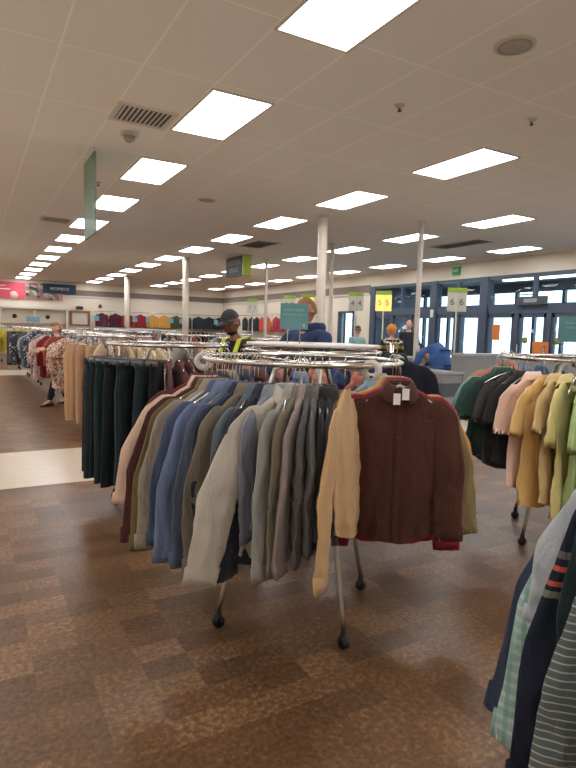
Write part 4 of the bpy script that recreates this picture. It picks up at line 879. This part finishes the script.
def person(label,loc,rz,skin='tan',h=1.75,head_yaw=0,head_pitch=0,lean=0,side_lean=0,arms=((.16,-.12,1.05),(-.16,-.12,1.05)),elb=None,top=None,bottom=None,shoe=None,stride=0,hood=False,build=1.0,hump=0):
    k=h/1.75; t=thing('person',label,'person',loc,rz)
    ln=Matrix.Rotation(lean,4,'X'); piv=Vector((0,0,.95*k))
    def B(x,y,z):  # torso point, bent at the hips (towards -Y)
        v=Vector((x,y,z))*k; return piv+ln@(v-piv)
    pel=Vector((0,0,.95))*k; sp1=B(0,0,1.12); ch=B(0,0,1.30); nk=B(0,.0,1.46); hd=B(0,-.01,1.56)
    V=[pel,sp1,ch,nk,hd]; rad=[(.15*build,.12*build),(.13*build,.10*build),(.13*build,.085*build),.055,.05]; rad=[(a[0]*k,a[1]*k) if isinstance(a,tuple) else a*k for a in rad]
    E=[(0,1),(1,2),(2,3),(3,4)]; A=[]
    for si,sd in enumerate((1,-1)):
        shp=B(sd*.175*build,.0,1.40); w=Vector(arms[si])*k
        e=(Vector(elb[si])*k if elb else (shp+w)/2+Vector((sd*.06,.05,-.06))*k)
        i=len(V); V+=[shp,e,w]; rad+=[.062*k,.045*k,.03*k]; E+=[(2,i),(i,i+1),(i+1,i+2)]; A.append((shp,e,w))
    Lg=[]
    for sd in (1,-1):
        i=len(V); st=stride*sd; hip=Vector((sd*.09,0,.90))*k; kn=Vector((sd*.10,-.02-st*.5,.50))*k; an=Vector((sd*.10,.0-st,.09))*k; toe=Vector((sd*.11,-.14-st,.035))*k
        V+=[hip,kn,an,toe]; rad+=[.085*k,.06*k,.04*k,.035*k]; E+=[(0,i),(i,i+1),(i+1,i+2),(i+2,i+3)]; Lg.append((hip,kn,an,toe))
    mb=skin_mesh(V,E,rad,1)
    rot=ln@Matrix.Rotation(head_yaw,4,'Z')@Matrix.Rotation(head_pitch,4,'X') if lean<.6 else Matrix.Rotation(head_yaw,4,'Z')@Matrix.Rotation(head_pitch,4,'X')
    hm,HM=head_mb(B(0,-.02,1.635),rot,k*1.0); mb.add(hm.v,hm.f)
    for (s_,e,w) in A:
        q=hand_mb(w,(w-e),1 if w.x>0 else -1); mb.add(q.v,q.f)
    obj('body',mb,SKIN[skin],t)
    # face details
    for s in (-1,1):
        e=MB().lathe([(.001,-.011),(.009,-.007),(.012,0),(.009,.007),(.001,.011)],n=12,cap=(False,False)); e.v=[tuple(HM@Vector((v[0]+s*.029,v[1]-.076,v[2]+.004))) for v in e.v]; eo=obj('eye',e,EYEW,t)
        p=MB().lathe([(.001,-.006),(.005,-.003),(.006,0),(.005,.003),(.001,.006)],n=10,cap=(False,False)); p.v=[tuple(HM@Vector((v[0]+s*.029,v[1]-.085,v[2]+.004))) for v in p.v]; obj('iris',p,EYED,eo)
    lp=MB().tube([(-.024,-.086,-.060),(0,-.097,-.057),(.024,-.086,-.060)],[.003,.006,.003],8); lp.v=[tuple(HM@Vector(v)) for v in lp.v]; obj('mouth',lp,LIP,t)
    if top:
        V=[pel+Vector((0,0,-.04)),pel,B(0,hump*.6,1.13),B(0,hump,1.27),B(0,hump*.5,1.37),B(0,0,1.455)]; rr=[(.185*build,.15*build),(.18*build,.145*build),(.165*build,.13*build+hump*.5),(.165*build,.125*build+hump*.6),(.125*build,.095*build),(.075,.075)]; rad=[(a*k,b*k) for a,b in rr]; E=[(0,1),(1,2),(2,3),(3,4),(4,5)]
        for (s_,e,w) in A:
            i=len(V); V+=[s_,e,w+(e-w).normalized()*.03]; rad+=[.082*k,.068*k,.048*k]; E+=[(4,i),(i,i+1),(i+1,i+2)]
        g=skin_mesh(V,E,rad,2,1)
        for i,v in enumerate(g.v):
            q=nz(v[0]*9,v[1]*9,v[2]*7)*.022; c=Vector((v[0],v[1],0)); l=c.length or 1; g.v[i]=(v[0]+v[0]/l*q,v[1]+v[1]/l*q,v[2])
        obj('jacket',g,top,t)
        if hood:
            hh=MB(); L=[]
            for j in range(7):
                a=j/6*PI; L.append([tuple(B(0,.03,1.47)+ln@Vector((.13*math.cos(2*PI*q/20)*(1-.1*math.sin(a))*1,(.10*math.sin(2*PI*q/20)+.02)*1,.05*math.cos(a)-.0))+ (Vector((.13*math.cos(2*PI*q/20),.11*math.sin(2*PI*q/20),0))*(.28*math.sin(a)))) for q in range(20)])
            obj('hood',hh.loops(L),top,t)
    if bottom:
        V=[pel+Vector((0,0,.03)),pel+Vector((0,0,-.04))]; rad=[(.16*k*build,.13*k*build)]*2; E=[(0,1)]
        for (hp,kn,an,toe) in Lg:
            i=len(V); V+=[hp+Vector((0,0,-.06)),kn,an+Vector((0,0,.02))]; rad+=[.10*k,.072*k,.06*k]; E+=[(1,i),(i,i+1),(i+1,i+2)]
        obj('trousers',skin_mesh(V,E,rad,2),bottom,t)
    for (hp,kn,an,toe) in Lg:
        mb=MB(); L=[]
        for yy,w,hh in ((.07,.028,.05),(.05,.038,.075),(0,.042,.09),(-.06,.046,.065),(-.12,.046,.045),(-.17,.03,.03)):
            L.append([(toe.x+w*math.cos(2*PI*q/14),an.y+yy,.003+hh/2+hh/2*math.sin(2*PI*q/14)) for q in range(14)])
        obj('shoe',mb.loops(L,cap=(True,True)),shoe or BLACKP,t)
    return t,HM,B
def cap_on(t,HM,m,brim=True,beanie=False,name='cap'):
    o=shell(HM,m,name,t,lambda x,y,z:z>(.18 if not beanie else .10),1.14 if not beanie else 1.17,.006)
    if brim:
        L=[]
        for j,(r,z) in enumerate(((1.0,.038),(1.45,.026),(1.75,.014),(1.78,.008),(1.45,.018),(1.0,.028))):
            L.append([tuple(HM@Vector((.085*math.cos(a)*(1 if r<1.1 else 1.0),.098*math.sin(a)*r,z))) for a in [PI+R(12)+R(156)*q/14 for q in range(15)]])
        obj('brim',MB().loops(L,closed=False),m,o)
    return o
def scale_z(y): return y
DKJ=fabric((34,32,34)); HIVIS=mat('hi_vis_yellow',(206,216,60),.6,noise_amt=.03)
FWD=math.atan2(5.1,2.3)   # direction from the viewer to the man in the cap
# man in cap, facing left in the picture, head bowed
def face_rz(dx,dy): return math.atan2(dy,dx)+PI/2      # local -Y looks along (dx,dy)
t,HM,B=person('man in a dark cap and dark jacket with yellow straps looking down behind the racks',(2.38,5.05,0),face_rz(-.85,-.25),'dark',1.70,head_pitch=-.02,lean=.30,top=DKJ,bottom=fabric((40,44,56)),arms=((.16,-.36,1.08),(-.16,-.36,1.08)),build=1.1)
cap_on(t,HM,fabric((52,52,56)))
for s in (-1,1):
    st=MB(); P=[B(s*.11,.135,1.18),B(s*.11,.13,1.36),B(s*.115,.07,1.475),B(s*.115,-.05,1.485),B(s*.11,-.135,1.38),B(s*.11,-.145,1.15)]
    L=[[tuple(p+Vector((dx,0,0))+(Vector((0,dy,0)))) for dx,dy in ((-.028,.006),(.028,.006),(.028,-.006),(-.028,-.006))] for p in P]
    obj('reflective_strap',st.loops(L),HIVIS,t,smooth=False)
shell(HM,mat('black_hair',(26,22,20),.7),'hair',t,lambda x,y,z:z<.3 and z>-.35 and y>.25,1.05)
shell(HM,mat('short_beard',(48,36,30),.8),'beard',t,lambda x,y,z:z<-.52 and y<.2,1.03)
# person in navy hooded jacket
t,HM,B=person('tall person in a navy hooded jacket with glasses, half behind the teal sign',(2.95,4.80,0),face_rz(-.85,-.25),'tan',1.82,head_yaw=-.3,head_pitch=.2,lean=.06,top=fabric((36,54,96)),bottom=fabric((36,40,52)),arms=((.18,-.34,1.1),(-.18,-.34,1.1)),hood=True,build=1.3)
shell(HM,mat('sandy_hair',(136,96,62),.8,bump=.6,bscale=120),'hair',t,lambda x,y,z:(z>.45 or (y>.15 and z>-.45)),1.09)
g=MB()
for s in (-1,1): g.tube([(s*.03+.024*math.cos(2*PI*q/16),-.102,.004+.02*math.sin(2*PI*q/16)) for q in range(16)],.0025,6,True); g.tube([(s*.055,-.1,.008),(s*.082,.01,.008)],.0025,6)
g.tube([(-.008,-.104,.006),(.008,-.104,.006)],.0025,6); g.v=[tuple(HM@Vector(v)) for v in g.v]; obj('glasses',g,BLACKP,t)
# orange beanie
t,HM,B=person('person in an orange beanie and a black and yellow jacket at the checkout',(7.15,8.6,0),face_rz(.3,.9),'tan',1.66,top=fabric((30,30,32),'plaid',((210,200,50),(30,30,32)),5),bottom=fabric((40,40,50)),head_yaw=.9)
cap_on(t,HM,fabric((232,140,40)),False,True,'beanie')
# bald person in dark
t,HM,B=person('bald person in dark clothes standing in front of the entrance windows',(10.0,11.35,0),face_rz(-.7,-.7),'light',1.86,top=fabric((42,46,54)),bottom=fabric((40,42,50)),arms=((.2,-.1,.95),(-.2,-.1,.95)))
shell(HM,mat('grey_stubble',(140,125,115),.8),'hair',t,lambda x,y,z:z<.4 and z>-.3 and y>.3,1.03)
# blue bending
t,HM,B=person('person in a bright blue jacket bent over the low counter, seen from behind',(7.95,7.95,0),face_rz(-.25,.95),'tan',1.72,lean=1.1,head_pitch=.9,top=fabric((54,92,160)),bottom=fabric((36,40,60)),arms=((.2,-.62,.9),(-.2,-.62,.9)),build=1.35,hump=.10)
shell(HM,mat('black_hair',(26,22,20),.7),'hair',t,lambda x,y,z:z>.3 or (y>.0 and z>-.6),1.14)
# customer with teal top
t,HM,B=person('customer in a dark cap and pale teal top behind the checkouts',(8.75,11.9,0),face_rz(-.2,-.9),'light',1.66,top=fabric((150,196,190)),bottom=fabric((60,60,70)))
cap_on(t,HM,fabric((70,60,66)))
# shopper by left racks
t,HM,B=person('shopper in black leggings and a red cardigan among the left aisle racks',(1.40,11.15,0),face_rz(-.9,-.3),'light',1.52,stride=.24,top=fabric((150,50,44)),bottom=fabric((24,24,28)),arms=((.12,-.3,1.2),(-.12,-.3,1.2)),head_pitch=.3,shoe=mat('brown_shoe',(60,40,34),.5))
shell(HM,mat('light_brown_hair',(150,104,76),.8,bump=.5,bscale=100),'hair',t,lambda x,y,z:(z>.45 or (y>.0 and z>-.9)),1.14)
